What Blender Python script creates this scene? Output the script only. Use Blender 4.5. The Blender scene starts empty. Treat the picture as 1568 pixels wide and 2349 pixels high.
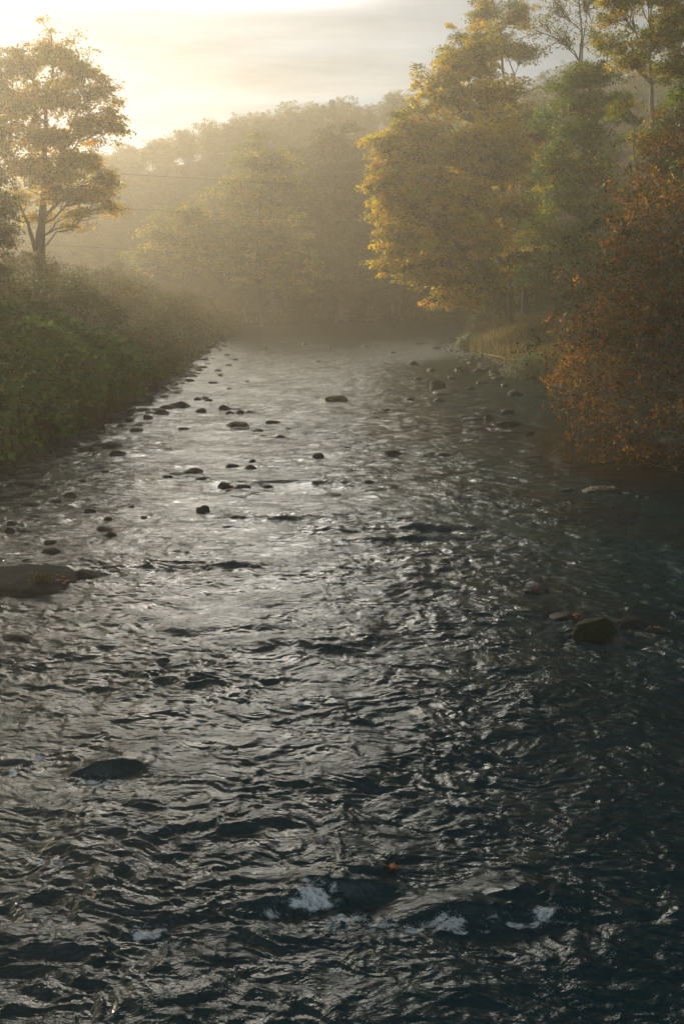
import bpy, math, numpy as np
from math import radians as R
from mathutils import Vector, noise as mnoise
rng = np.random.default_rng(11)
SC = bpy.context.scene; COL = SC.collection

# ------------------------------------------------------------------ camera
H = 6.0; F = 2284.0; CU, CV = 784.0, 1174.5; PITCH = R(13.2)
cp, sp = math.cos(PITCH), math.sin(PITCH)
def ray(u, v):
    a = (u-CU)/F; b = (CV-v)/F
    return a, cp+b*sp, -sp+b*cp
def P(u, v, Y):                         # a point at depth Y metres down the valley
    a, y, z = ray(u, v); t = Y/y
    return np.array((a*t, Y, H+z*t))
def G(u, v, z0=0.0):                    # where a sight line meets height z0
    a, y, z = ray(u, v); t = (z0-H)/z
    return np.array((a*t, y*t, z0))
cam = bpy.data.cameras.new('camera'); cam.lens = 35; cam.sensor_fit = 'VERTICAL'; cam.sensor_height = 36
cam.clip_start = 0.1; cam.clip_end = 3000
co = bpy.data.objects.new('camera', cam); COL.objects.link(co)
co.location = (0, 0, H); co.rotation_euler = (R(90)-PITCH, 0, 0); SC.camera = co

# ------------------------------------------------------------------ numpy noise
_pr = np.random.default_rng(5); PERM = _pr.permutation(1024); ANG = _pr.random(1024)*2*np.pi
GX, GY = np.cos(ANG), np.sin(ANG)
def pn(x, y, s=0):
    xi = np.floor(x).astype(np.int64); yi = np.floor(y).astype(np.int64); fx = x-xi; fy = y-yi
    u = fx*fx*fx*(fx*(fx*6-15)+10); v = fy*fy*fy*(fy*(fy*6-15)+10)
    def g(i, j):
        h = PERM[(PERM[(xi+i+s*37) & 1023]+yi+j) & 1023]
        return GX[h]*(fx-i)+GY[h]*(fy-j)
    a = g(0,0); b = g(1,0); c = g(0,1); d = g(1,1)
    a = a+u*(b-a); c = c+u*(d-c)
    return (a+v*(c-a))*1.4
def fbm(x, y, s=0, o=4):
    r = 0; a = 1
    for k in range(o): r = r+a*pn(x*2**k, y*2**k, s+k); a *= .5
    return r
def sstep(a, b, x):
    t = np.clip((x-a)/(b-a), 0, 1); return t*t*(3-2*t)

# ------------------------------------------------------------------ mesh helpers
def mesh(name, V, Q, mats, attrs=None, smooth=False, matidx=None):
    me = bpy.data.meshes.new(name); V = np.asarray(V, np.float32); Q = np.asarray(Q, np.int32); n = Q.shape[1]
    me.vertices.add(len(V)); me.vertices.foreach_set('co', V.ravel())
    me.loops.add(Q.size); me.loops.foreach_set('vertex_index', Q.ravel())
    me.polygons.add(len(Q)); me.polygons.foreach_set('loop_start', np.arange(0, Q.size, n, dtype=np.int32))
    me.polygons.foreach_set('loop_total', np.full(len(Q), n, np.int32))
    if smooth: me.polygons.foreach_set('use_smooth', np.ones(len(Q), bool))
    if matidx is not None: me.polygons.foreach_set('material_index', np.asarray(matidx, np.int32))
    for k, (dom, arr) in (attrs or {}).items():
        at = me.attributes.new(k, 'FLOAT', dom); at.data.foreach_set('value', np.asarray(arr, np.float32))
    for m in (mats if isinstance(mats, (list, tuple)) else [mats]): me.materials.append(m)
    me.update(); me.validate(); return me
def link(name, me, parent=None, loc=None):
    o = bpy.data.objects.new(name, me); COL.objects.link(o)
    if parent is not None: o.parent = parent
    if loc is not None: o.location = loc
    return o
def tag(o, label=None, cat=None, group=None, kind=None):
    if label: o['label'] = label
    if cat: o['category'] = cat
    if group: o['group'] = group
    if kind: o['kind'] = kind
    return o
def empty(name, loc): return link(name, None, None, tuple(float(c) for c in loc))

class Tubes:
    def __init__(s): s.V = []; s.Q = []; s.n = 0
    def add(s, pts, rad, sides=5):                # pts (N,K,3), rad (N,K)
        pts = np.asarray(pts, float); rad = np.asarray(rad, float)
        if pts.ndim == 2: pts = pts[None]; rad = rad[None]
        N, K, _ = pts.shape
        t = np.gradient(pts, axis=1); t /= np.linalg.norm(t, axis=2, keepdims=True)+1e-9
        ref = np.where(np.abs(t[..., :1]) > .8, np.array((0.1, .95, .2)), np.array((.93, .3, .12)))
        a = np.cross(t, ref); a /= np.linalg.norm(a, axis=2, keepdims=True)+1e-9; b = np.cross(t, a)
        th = np.arange(sides)*2*np.pi/sides
        ring = pts[:, :, None]+rad[:, :, None, None]*(a[:, :, None]*np.cos(th)[:, None]+b[:, :, None]*np.sin(th)[:, None])
        s.V.append(ring.reshape(-1, 3))
        i = np.arange(N)[:, None, None]*K*sides; k = np.arange(K-1)[None, :, None]*sides
        j = np.arange(sides)[None, None]; j2 = (j+1) % sides
        q = np.stack([i+k+j, i+k+j2, i+k+sides+j2, i+k+sides+j], -1).reshape(-1, 4)
        s.Q.append(q+s.n); s.n += N*K*sides
    def arrays(s): return np.concatenate(s.V), np.concatenate(s.Q)
def curve_pts(p0, p1, k, sag=0., wob=0., r=rng):
    t = np.linspace(0, 1, k)[:, None]; p = p0+(p1-p0)*t; L = np.linalg.norm(p1-p0)
    p = p+np.array((0, 0, 1.))*sag*L*(4*t*(1-t)); w = r.normal(0, 1, (k, 3))*wob*L; w[0] = 0; w[-1] = 0
    return p+w
def unit(a): return a/(np.linalg.norm(a, axis=-1, keepdims=True)+1e-9)
def leaves(c, nrm, L, W, r=rng, fold=.18, droop=.35):
    n = len(c); nrm = unit(nrm); d = r.normal(0, 1, (n, 3)); d[:, 2] -= droop
    a = unit(d-nrm*(d*nrm).sum(1, keepdims=True)); b = np.cross(nrm, a)
    L = np.asarray(L)*(np.ones(n)); W = np.asarray(W)*np.ones(n); L = L[:, None]; W = W[:, None]
    v0 = c; v1 = c+a*L*.42+b*W*.5+nrm*W*fold; v2 = c+a*L-nrm*L*.12; v3 = c+a*L*.42-b*W*.5+nrm*W*fold
    V = np.stack([v0, v1, v2, v3], 1).reshape(-1, 3)
    return V, np.arange(n*4).reshape(-1, 4)

# ------------------------------------------------------------------ materials
def newmat(name):
    m = bpy.data.materials.new(name); m.use_nodes = True; nt = m.node_tree; nt.nodes.clear()
    out = nt.nodes.new('ShaderNodeOutputMaterial'); return m, nt, out
def N(nt, typ, **kw):
    n = nt.nodes.new(typ)
    for k, v in kw.items():
        if k in n.inputs: n.inputs[k].default_value = v
        else: setattr(n, k, v)
    return n
def ramp(nt, fac, stops):
    r = nt.nodes.new('ShaderNodeValToRGB'); e = r.color_ramp.elements
    e[0].position, e[0].color = stops[0][0], (*stops[0][1], 1); e[1].position, e[1].color = stops[-1][0], (*stops[-1][1], 1)
    for p, c in stops[1:-1]: x = e.new(p); x.color = (*c, 1)
    nt.links.new(fac, r.inputs[0]); return r
def leaf_mat(name, stops, trans=.5, spec=.25):
    m, nt, out = newmat(name); l = nt.links.new
    a = N(nt, 'ShaderNodeAttribute', attribute_name='tone'); r = ramp(nt, a.outputs['Fac'], stops)
    p = N(nt, 'ShaderNodeBsdfPrincipled'); p.inputs['Roughness'].default_value = .55; p.inputs['Specular IOR Level'].default_value = spec
    l(r.outputs[0], p.inputs['Base Color'])
    t = N(nt, 'ShaderNodeBsdfTranslucent'); hs = N(nt, 'ShaderNodeHueSaturation', Saturation=1.15, Value=1.3)
    l(r.outputs[0], hs.inputs['Color']); l(hs.outputs[0], t.inputs[0])
    mx = N(nt, 'ShaderNodeMixShader'); mx.inputs[0].default_value = trans
    l(p.outputs[0], mx.inputs[1]); l(t.outputs[0], mx.inputs[2]); l(mx.outputs[0], out.inputs[0]); return m
GREEN = (.030, .060, .014); OLIVE = (.11, .135, .02); YEL = (.42, .31, .03); GOLD = (.56, .34, .03); ORG = (.36, .13, .02); RUST = (.17, .05, .015); BRN = (.07, .04, .02)
M_gold = leaf_mat('maple_leaves', [(0, OLIVE), (.3, (.16,.15,.02)), (.5, (.42,.34,.035)), (.8, (.6,.42,.045)), (1, (.6,.26,.03))], .6)
M_olive = leaf_mat('olive_leaves', [(0, (.04,.08,.015)), (.45, (.14,.17,.022)), (.8, (.3,.26,.03)), (1, GOLD)], .55)
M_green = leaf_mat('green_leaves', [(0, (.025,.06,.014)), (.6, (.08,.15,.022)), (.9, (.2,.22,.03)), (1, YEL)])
M_orange = leaf_mat('orange_leaves', [(0, (.025,.045,.014)), (.35, (.07,.07,.018)), (.52, (.13,.065,.018)), (.68, (.28,.10,.02)), (.85, (.42,.16,.02)), (1, (.6,.3,.04))])
M_knot = leaf_mat('knotweed_leaves', [(0, (.03,.075,.02)), (.5, (.075,.15,.04)), (.85, (.16,.21,.05)), (1, (.3,.26,.06))], .4, .15)
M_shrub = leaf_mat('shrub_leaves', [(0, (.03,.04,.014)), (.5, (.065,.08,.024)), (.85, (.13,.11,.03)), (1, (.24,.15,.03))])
M_hill = leaf_mat('hill_leaves', [(0, (.035,.06,.018)), (.4, (.07,.095,.022)), (.75, (.12,.12,.028)), (1, (.22,.14,.03))])
M_silver = leaf_mat('silver_leaves', [(0, (.10,.14,.07)), (.6, (.2,.24,.13)), (1, (.32,.34,.2))])
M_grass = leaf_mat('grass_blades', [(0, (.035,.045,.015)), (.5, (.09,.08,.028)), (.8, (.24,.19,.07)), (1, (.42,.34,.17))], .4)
def bark_mat(name, c1, c2):
    m, nt, out = newmat(name); l = nt.links.new
    tc = N(nt, 'ShaderNodeTexCoord'); mp = N(nt, 'ShaderNodeMapping', Scale=(6, 6, 1.2)); l(tc.outputs['Object'], mp.inputs[0])
    no = N(nt, 'ShaderNodeTexNoise', Scale=1.5, Detail=5.0); l(mp.outputs[0], no.inputs[0])
    r = ramp(nt, no.outputs[0], [(.3, c1), (.7, c2)]); p = N(nt, 'ShaderNodeBsdfPrincipled', Roughness=.9); l(r.outputs[0], p.inputs[0])
    b = N(nt, 'ShaderNodeBump', Strength=.6, Distance=.05); l(no.outputs[0], b.inputs['Height']); l(b.outputs[0], p.inputs['Normal'])
    l(p.outputs[0], out.inputs[0]); return m
M_bark = bark_mat('bark', (.025, .02, .016), (.09, .075, .06))
M_barkp = bark_mat('pale_bark', (.09, .08, .06), (.24, .22, .17))
M_twig = bark_mat('grey_twigs', (.08, .085, .065), (.26, .26, .19))

def rock_mat(name, moss):
    m, nt, out = newmat(name); l = nt.links.new
    tc = N(nt, 'ShaderNodeTexCoord'); ge = N(nt, 'ShaderNodeNewGeometry'); sx = N(nt, 'ShaderNodeSeparateXYZ'); l(ge.outputs['Normal'], sx.inputs[0])
    n1 = N(nt, 'ShaderNodeTexNoise', Scale=4.0, Detail=8.0, Roughness=.65); l(ge.outputs['Position'], n1.inputs[0])
    n2 = N(nt, 'ShaderNodeTexNoise', Scale=28.0, Detail=6.0, Roughness=.7); l(ge.outputs['Position'], n2.inputs[0])
    r = ramp(nt, n1.outputs[0], [(.3, (.008, .010, .010)), (.5, (.018, .02, .019)), (.72, (.05, .048, .042))])
    # wet lower band
    sp_ = N(nt, 'ShaderNodeSeparateXYZ'); l(ge.outputs['Position'], sp_.inputs[0])
    dry = N(nt, 'ShaderNodeMapRange'); l(sp_.outputs[2], dry.inputs[0]); dry.inputs[1].default_value = .03; dry.inputs[2].default_value = .12
    rough = N(nt, 'ShaderNodeMapRange'); l(dry.outputs[0], rough.inputs[0]); rough.inputs[3].default_value = .42; rough.inputs[4].default_value = .75
    ad = N(nt, 'ShaderNodeMath', operation='MULTIPLY_ADD'); l(n2.outputs[0], ad.inputs[0]); ad.inputs[1].default_value = .9; l(sx.outputs[2], ad.inputs[2])
    mk = N(nt, 'ShaderNodeMapRange'); l(ad.outputs[0], mk.inputs[0]); mk.inputs[1].default_value = 1.35-moss; mk.inputs[2].default_value = 1.55-moss
    mr = ramp(nt, n2.outputs[0], [(.3, (.006, .010, .004)), (.7, (.03, .036, .008))])
    mx = N(nt, 'ShaderNodeMix', data_type='RGBA'); l(mk.outputs[0], mx.inputs[0]); l(r.outputs[0], mx.inputs[6]); l(mr.outputs[0], mx.inputs[7])
    p = N(nt, 'ShaderNodeBsdfPrincipled'); p.inputs['Specular IOR Level'].default_value = .22; l(mx.outputs[2], p.inputs[0]); l(rough.outputs[0], p.inputs['Roughness'])
    b = N(nt, 'ShaderNodeBump', Strength=1., Distance=.05); l(n2.outputs[0], b.inputs['Height']); l(b.outputs[0], p.inputs['Normal'])
    l(p.outputs[0], out.inputs[0]); return m
M_rock = rock_mat('wet_rock', -.2); M_moss = rock_mat('mossy_rock', .75)

def ground_mat():
    m, nt, out = newmat('bank_soil'); l = nt.links.new
    ge = N(nt, 'ShaderNodeNewGeometry'); n1 = N(nt, 'ShaderNodeTexNoise', Scale=.6, Detail=8.0, Roughness=.7); l(ge.outputs['Position'], n1.inputs[0])
    r = ramp(nt, n1.outputs[0], [(.3, (.018, .016, .01)), (.55, (.045, .038, .02)), (.75, (.075, .06, .028))])
    sz_ = N(nt, 'ShaderNodeSeparateXYZ'); l(ge.outputs['Position'], sz_.inputs[0]); wr = N(nt, 'ShaderNodeMapRange'); l(sz_.outputs[2], wr.inputs[0]); wr.inputs[1].default_value = .15; wr.inputs[2].default_value = .5; wr.inputs[3].default_value = .22
    wv = N(nt, 'ShaderNodeVectorMath', operation='SCALE'); l(r.outputs[0], wv.inputs[0]); l(wr.outputs[0], wv.inputs['Scale'])
    p = N(nt, 'ShaderNodeBsdfPrincipled', Roughness=.95); l(wv.outputs[0], p.inputs[0])
    b = N(nt, 'ShaderNodeBump', Strength=.8, Distance=.2); l(n1.outputs[0], b.inputs['Height']); l(b.outputs[0], p.inputs['Normal'])
    l(p.outputs[0], out.inputs[0]); return m
M_soil = ground_mat()

def water_mat():
    m, nt, out = newmat('river_water'); l = nt.links.new
    ge = N(nt, 'ShaderNodeNewGeometry')
    # warped coordinates
    nw = N(nt, 'ShaderNodeTexNoise', Scale=.9, Detail=2.0); l(ge.outputs['Position'], nw.inputs[0])
    sb = N(nt, 'ShaderNodeVectorMath', operation='SUBTRACT'); l(nw.outputs['Color'], sb.inputs[0]); sb.inputs[1].default_value = (.5, .5, .5)
    sc = N(nt, 'ShaderNodeVectorMath', operation='SCALE'); l(sb.outputs[0], sc.inputs[0]); sc.inputs['Scale'].default_value = 1.1
    ad = N(nt, 'ShaderNodeVectorMath', operation='ADD'); l(ge.outputs['Position'], ad.inputs[0]); l(sc.outputs[0], ad.inputs[1])
    def layer(scale, s, detail, rough=.55):
        mp = N(nt, 'ShaderNodeMapping', Scale=s); l(ad.outputs[0], mp.inputs[0])
        n = N(nt, 'ShaderNodeTexNoise', Scale=scale, Detail=detail, Roughness=rough); l(mp.outputs[0], n.inputs[0]); return n
    A = layer(2.8, (.62, 1, 1), 4.0, .62); B = layer(11., (.6, 1, 1), 4.0, .6); C = layer(1.1, (.7, 1, 1), 1.0)
    at = N(nt, 'ShaderNodeAttribute', attribute_name='rough')
    b0 = N(nt, 'ShaderNodeBump', Distance=.10); l(A.outputs[0], b0.inputs['Height']); l(at.outputs['Fac'], b0.inputs['Strength'])
    bc = N(nt, 'ShaderNodeBump', Distance=.22); l(C.outputs[0], bc.inputs['Height']); l(at.outputs['Fac'], bc.inputs['Strength']); l(bc.outputs[0], b0.inputs['Normal'])
    b1 = N(nt, 'ShaderNodeBump', Strength=1., Distance=.022); l(B.outputs[0], b1.inputs['Height']); l(b0.outputs[0], b1.inputs['Normal'])
    fo = N(nt, 'ShaderNodeAttribute', attribute_name='foam')
    p = N(nt, 'ShaderNodeBsdfPrincipled'); p.inputs['Base Color'].default_value = (.001, .020, .026, 1); spz = N(nt, 'ShaderNodeSeparateXYZ'); l(ge.outputs['Position'], spz.inputs[0]); rm = N(nt, 'ShaderNodeMapRange'); l(spz.outputs[1], rm.inputs[0]); rm.inputs[1].default_value = 18; rm.inputs[2].default_value = 80; rm.inputs[3].default_value = .06; rm.inputs[4].default_value = .26; l(rm.outputs[0], p.inputs['Roughness'])
    p.inputs['IOR'].default_value = 1.333; l(b1.outputs[0], p.inputs['Normal'])
    # white water
    fm_ = N(nt, 'ShaderNodeMapping', Scale=(.42, 1.25, 1)); l(ad.outputs[0], fm_.inputs[0]); fn = N(nt, 'ShaderNodeTexNoise', Scale=24.0, Detail=5.0, Roughness=.78); l(fm_.outputs[0], fn.inputs[0])
    su = N(nt, 'ShaderNodeMath', operation='ADD'); l(fo.outputs['Fac'], su.inputs[0]); l(fn.outputs[0], su.inputs[1])
    mr = N(nt, 'ShaderNodeMapRange'); l(su.outputs[0], mr.inputs[0]); mr.inputs[1].default_value = .93; mr.inputs[2].default_value = 1.16; mr.inputs[4].default_value = .95
    fb = N(nt, 'ShaderNodeBsdfPrincipled'); fb.inputs['Base Color'].default_value = (.82, .86, .88, 1); fb.inputs['Roughness'].default_value = .5
    b2 = N(nt, 'ShaderNodeBump', Strength=1.0, Distance=.05); l(fn.outputs[0], b2.inputs['Height']); l(b2.outputs[0], fb.inputs['Normal'])
    mx = N(nt, 'ShaderNodeMixShader'); l(mr.outputs[0], mx.inputs[0]); l(p.outputs[0], mx.inputs[1]); l(fb.outputs[0], mx.inputs[2])
    l(mx.outputs[0], out.inputs[0]); return m
M_water = water_mat()
mW, nt, out = newmat('wire'); pb = N(nt, 'ShaderNodeBsdfPrincipled', Roughness=.6); pb.inputs[0].default_value = (.02, .02, .02, 1); nt.links.new(pb.outputs[0], out.inputs[0])

# ------------------------------------------------------------------ river shape and ground
lb = [(0, 2349), (0, 1700), (0, 1100), (130, 1035), (280, 965), (380, 885), (470, 815), (555, 742)]
LB = np.array([G(u, v)[:2] for u, v in lb if v <= 1100]); LB = np.vstack([[-11.5, -30], [-11, 10], LB])
RIV = np.vstack([LB, [(-12.5, 137), (-6, 141), (4, 142), (40, 150), (90, 165), (90, 148), (45, 128), (22, 118), (13, 108), (11.2, 96), (10.4, 84), (11.4, 68), (12.2, 50), (11.8, 38), (12.5, 25), (13, 10), (13, -30)]])
def river_d(x, y):                        # signed distance to the water's edge, positive on land
    x = np.asarray(x, float); y = np.asarray(y, float); d = np.full(x.shape, 1e9); ins = np.zeros(x.shape, bool); n = len(RIV)
    for i in range(n):
        ax, ay = RIV[i]; bx, by = RIV[(i+1) % n]; ex, ey = bx-ax, by-ay
        t = np.clip(((x-ax)*ex+(y-ay)*ey)/(ex*ex+ey*ey), 0, 1); d = np.minimum(d, np.hypot(x-ax-ex*t, y-ay-ey*t))
        c = ((ay > y) != (by > y)) & (x < (bx-ax)*(y-ay)/(by-ay+1e-12)+ax); ins ^= c
    return np.where(ins, -d, d)
R1, R2 = 148.0, 190.0
_px = [(-700, 520), (-300, 460), (0, 400), (180, 350), (300, 318), (420, 285), (520, 262), (640, 238), (780, 226), (930, 203), (1080, 175), (1240, 150), (1430, 132), (1700, 110), (2200, 140)]
_az = []; _rh = []
for u, v in _px:
    a, y, z = ray(u, v); _az.append(math.degrees(math.atan2(a, y))); _rh.append(H+R2*z/math.hypot(a, y))
def gz(x, y):
    d = river_d(x, y); d = d+.5*pn(x/2.5, y/2.5, 3)
    z = np.where(d < 0, np.maximum(d*.35, -.7), 0.08*np.minimum(d, 1.2)+.36*np.clip(d-1.2, 0, 4)+.05*np.clip(d-5.2, 0, 20))
    r = np.hypot(x, y); az = np.degrees(np.arctan2(x, np.maximum(y, 1e-3))); top = np.interp(az, _az, _rh)-6.8
    f = np.clip((r-R1)/(R2-R1), 0, 1); w = sstep(-10, 20, y)
    hill = (top-2.5)*(f**.9)*w
    far = np.clip((r-R2)/60, 0, 1); hill = hill*(1-.25*far)
    return z+hill+np.where(d > 1, fbm(x/9, y/9, 9, 3)*.25, 0)+np.where(f > 0, fbm(x/25, y/25, 2, 3)*1.3*f, 0)
def axis(lo, hi, f, p):
    return np.concatenate([lo, f, hi])
xs = np.concatenate([np.arange(-260, -40, 5), np.arange(-40, 40, .5), np.arange(40, 261, 5)])
ys = np.concatenate([np.arange(-60, 10, 5), np.arange(10, 150, .7), np.arange(150, 270, 3)])
X, Y = np.meshgrid(xs, ys); Z = gz(X, Y)
nx, ny = len(xs), len(ys); idx = np.arange(nx*ny).reshape(ny, nx)
Qg = np.stack([idx[:-1, :-1], idx[:-1, 1:], idx[1:, 1:], idx[1:, :-1]], -1).reshape(-1, 4)
tag(link('ground', mesh('ground', np.stack([X, Y, Z], -1).reshape(-1, 3), Qg, M_soil, smooth=True)), kind='structure')
def g1(x, y): return float(gz(np.array([x]), np.array([y]))[0])

# ------------------------------------------------------------------ water
# places in the river: humps over drowned boulders (u, v, half width px, height m), foam, standing waves
HUMPS = [(25,1747,45,.10),(167,1742,30,.08),(245,1768,55,.16),(335,1847,52,.12),(425,1897,60,.12),(150,1950,75,.13),(535,1712,60,.11),(740,2040,70,.14),(840,2010,60,.13),(924,1968,60,.15),
         (425,2105,85,.16),(295,2152,26,.08),(430,2290,65,.13),(1180,2070,70,.15),(1290,2075,60,.13),(1050,2090,80,.12),(974,2100,80,.14),(1449,2100,70,.10),(1244,1748,60,.10),(1339,1825,60,.07),
         (560,1297,52,.08),(1060,1212,70,.07),(420,1450,50,.08),(700,1475,90,.09),(600,1440,70,.06),(850,1500,60,.08),(870,1735,60,.08),(1185,1412,60,.07),(960,1310,40,.05),(620,1250,60,.05),
         (640,2240,80,.10),(850,1880,70,.09),(660,1890,80,.10),(1050,1850,60,.08),(200,2240,80,.08),(1350,2230,80,.10),(740,1120,30,.03),(830,1190,40,.03),(1250,1500,50,.05),(80,1860,60,.07),(545,1985,70,.09),
         (1080,2290,90,.09),(760,1640,60,.07),(1100,1640,60,.06),(330,1600,60,.06),(1430,1700,60,.06),(620,1560,50,.06)]
FOAM = [(870,2120,55,9,.42),(930,2130,50,9,.42),(560,2062,40,8,.28),(1090,2137,40,7,.4),(1180,2124,40,7,.36),(1280,2120,40,7,.34),(230,1802,50,7,.4),(60,1762,40,7,.36),(690,2055,50,7,.45),(215,1788,70,14,.42),(185,1795,30,12,.3),(15,1775,25,12,.42),(90,1743,30,10,.32),(265,1880,80,10,.22),(370,1912,45,12,.33),(455,1937,32,14,.38),(107,1985,60,10,.33),(357,2148,38,26,.5),(385,2180,30,20,.36),(330,2125,24,12,.35),
        (715,2072,75,24,.5),(650,2095,40,24,.36),(809,2105,50,22,.40),(760,2130,60,40,.22),(964,2035,50,18,.3),(1045,2132,62,16,.46),(990,2120,40,14,.36),(1134,2118,50,14,.3),(1235,2108,85,18,.30),(1324,2122,30,12,.35),(984,2240,60,14,.25),(1030,2262,30,8,.3),
        (1374,2032,30,14,.28),(1554,2290,20,20,.3),(1219,1760,60,6,.24),(525,1732,60,7,.28),(450,1527,30,7,.3),(820,1520,40,7,.22),(850,2170,120,50,.13),(1450,1520,70,12,.2),(1540,1880,30,20,.15),(1400,2200,80,30,.14),(300,2060,100,40,.1),(560,2230,60,20,.12),(350,1440,30,6,.2),(1480,1490,50,8,.26),(1400,1500,40,6,.22)]
LEDGES = [(640,1106,230,.05),(1020,1210,90,.05),(590,1190,60,.035),(700,1187,90,.04),(1015,1043,50,.04),(560,1297,60,.05),(700,1480,240,.09),(480,1440,110,.07),(880,1240,120,.04),(1100,955,60,.03),(900,890,80,.03),(1190,1415,70,.05),(760,2060,180,.10),(1150,2100,220,.12),(250,1780,100,.08)]
vs_ = np.linspace(2520, 712, 1500); Yr = np.array([G(784, v)[1] for v in vs_]); Yr = Yr[Yr < 215]
tt = np.linspace(-1, 1, 840)
WX = tt[None]*(.46*Yr[:, None]+2.2); WY = np.repeat(Yr[:, None], len(tt), 1)
sy = np.abs(np.gradient(Yr))[:, None]; sx_ = (.46*Yr[:, None]+2.2)*2/840
cell = np.maximum(sx_, sy)
wx = WX+.35*pn(WX*.7, WY*.7, 21)+.10*pn(WX*2.6, WY*2.6, 22); wy = WY+.35*pn(WX*.7, WY*.7, 23)+.10*pn(WX*2.6, WY*2.6, 24)
patch = np.clip(.75+.75*fbm(WX/3.2, WY/3.2, 31, 3), .15, 1.5)
nearf = 1-sstep(13, 30, WY)
Zw = np.zeros_like(WX)
flowskew = wx*.25
for L, A, s in ((3.4, .016, 9), (1.7, .034, 1), (.95, .036, 2), (.52, .030, 3), (.29, .027, 4), (.165, .016, 5), (.095, .008, 6)):
    n1 = pn(wx/(L*1.55), (wy+flowskew)/(L*.85), s*5)
    n2 = pn((wx*.9-wy*.35)/(L*1.4), (wy+.3*wx)/(L*.8), s*5+2)
    h = (1-np.abs(n1)*2.2)*.6+n2*.7
    fade = np.clip(L/(cell*2.6)-.6, 0, 1)
    amp = A*(.8+.2*nearf)*(patch if L > .2 else (.5+.5*patch))
    Zw += h*amp*fade
calm = np.ones_like(Zw); bump = np.zeros_like(Zw); foam = np.zeros_like(Zw)
for u, v, w, A in HUMPS:
    c = G(u, v); r = w*c[1]/F; ang = .25*math.sin(u*.37)
    dx = (WX-c[0]); dy = (WY-c[1]); ex = (dx*math.cos(ang)+dy*math.sin(ang))/r; ey = (-dx*math.sin(ang)+dy*math.cos(ang))/(r*.55+.03)
    wob = 1+.15*np.sin(ex*4+u)
    g = np.exp(-np.abs(ex*wob)**2.4*1.1)
    up = np.where(ey > 0, np.exp(-(ey/1.1)**2), np.exp(-(ey/.6)**2))
    A = A*.36; g = g*(.75+.45*pn(WX*1.6, WY*2.2, 91))
    bump += A*(g*up-.55*np.exp(-(ex*.9)**2)*np.exp(-((ey+.75)/.4)**2)+.25*np.exp(-(ex*.8)**2)*np.exp(-((ey+1.6)/.45)**2))
    calm *= 1-.15*np.exp(-(ex**2+((ey-.1)/.55)**2)*1.2)
for u, v, w, A in LEDGES:
    c = G(u, v); r = w*c[1]/F; ln = .22+c[1]*.006
    dx = (WX-c[0])/r; yy = WY-c[1]+.35*pn(WX*.9, WY*.3, 77)-.10*(WX-c[0])*math.sin(v)
    g = np.exp(-dx**4)*(.7+.6*pn(WX*1.1, WY*.4, 78))*(1.7 if v < 1300 else 1.); ey = yy/ln
    bump += A*g*(np.where(ey > 0, np.exp(-(ey/1.6)**2), np.exp(-(ey/.5)**2))-.5*np.exp(-((ey+1.1)/.6)**2))
for u, v, w, hpx, A in FOAM:
    c = G(u, v); r = w*c[1]/F; q = abs(G(u, v-hpx)[1]-G(u, v+hpx)[1])/2
    dx = (WX-c[0]+.2*pn(WX*3, WY*3, 51))/r; dy = (WY-c[1]+.10*pn(WX*2.2, WY*2.2, 52))/(q*.72)
    foam = np.maximum(foam, A*np.exp(-(dx**2+dy**2)*.8))
foam += np.clip(pn(WX*2.2, WY*2.2, 61)-.35, 0, 1)*.12*nearf
foam = 1.6*foam*(1+.45*pn(WX*6, WY*6, 62))
foam = np.clip(foam*(1.0+.6*pn(wx*3.5, wy*10, 66)), 0, .6)
Zw = Zw*calm+bump+.010*pn(wx*4.2, wy*6, 92)*nearf*pn(WX*.8, WY*.8, 93)+foam*.05*np.clip(pn(WX*11, WY*11, 63), -1, 1)
pool = 1-.88*np.exp(-(((WX-13)/5.5)**2+((WY-36)/8.5)**2)**2)
Zw = Zw*pool; roughat = pool*(.25+.45*np.clip(patch, 0, 1.2))*(.55+1.8*sstep(10, 45, WY))
nr, nc = WX.shape; idx = np.arange(nr*nc).reshape(nr, nc)
Qw = np.stack([idx[:-1, :-1], idx[:-1, 1:], idx[1:, 1:], idx[1:, :-1]], -1).reshape(-1, 4)
river = link('water', mesh('water', np.stack([WX, WY, Zw], -1).reshape(-1, 3), Qw, M_water, {'foam': ('POINT', foam.ravel()), 'rough': ('POINT', roughat.ravel())}, smooth=True))
tag(river, kind='structure')
# spray and bubbles over the white water
fm = np.argwhere((foam+.30*(1-3*np.abs(pn(wx*2.2+wy, wy*4.5, 64)))+.3*pn(WX*14, WY*22, 65) > .60)); pick = fm[rng.choice(len(fm), min(8000, len(fm)), replace=False)]
ico = np.array([(0,0,1),(1,0,0),(0,1,0),(-1,0,0),(0,-1,0),(0,0,-1)], float); it = np.array([(0,1,2),(0,2,3),(0,3,4),(0,4,1),(5,2,1),(5,3,2),(5,4,3),(5,1,4)])
pc = np.stack([WX[pick[:,0], pick[:,1]], WY[pick[:,0], pick[:,1]], Zw[pick[:,0], pick[:,1]]+.004+rng.random(len(pick))**7*.06], 1)
pc[:, :2] += rng.normal(0, .02, (len(pc), 2)); sz = rng.uniform(.001, .004, (len(pc), 1, 1))
mF, nt, out = newmat('foam_bubbles'); pb = N(nt, 'ShaderNodeBsdfPrincipled', Roughness=.3); pb.inputs[0].default_value = (.9, .92, .93, 1); nt.links.new(pb.outputs[0], out.inputs[0])
link_o = link('foam', mesh('foam', (pc[:, None]+ico[None]*sz).reshape(-1, 3), (np.arange(len(pc))[:, None, None]*6+it[None]).reshape(-1, 3), mF, smooth=True))
tag(link_o, 'white bubbles and spray on the broken water below drowned boulders', 'foam', kind='stuff')

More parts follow.
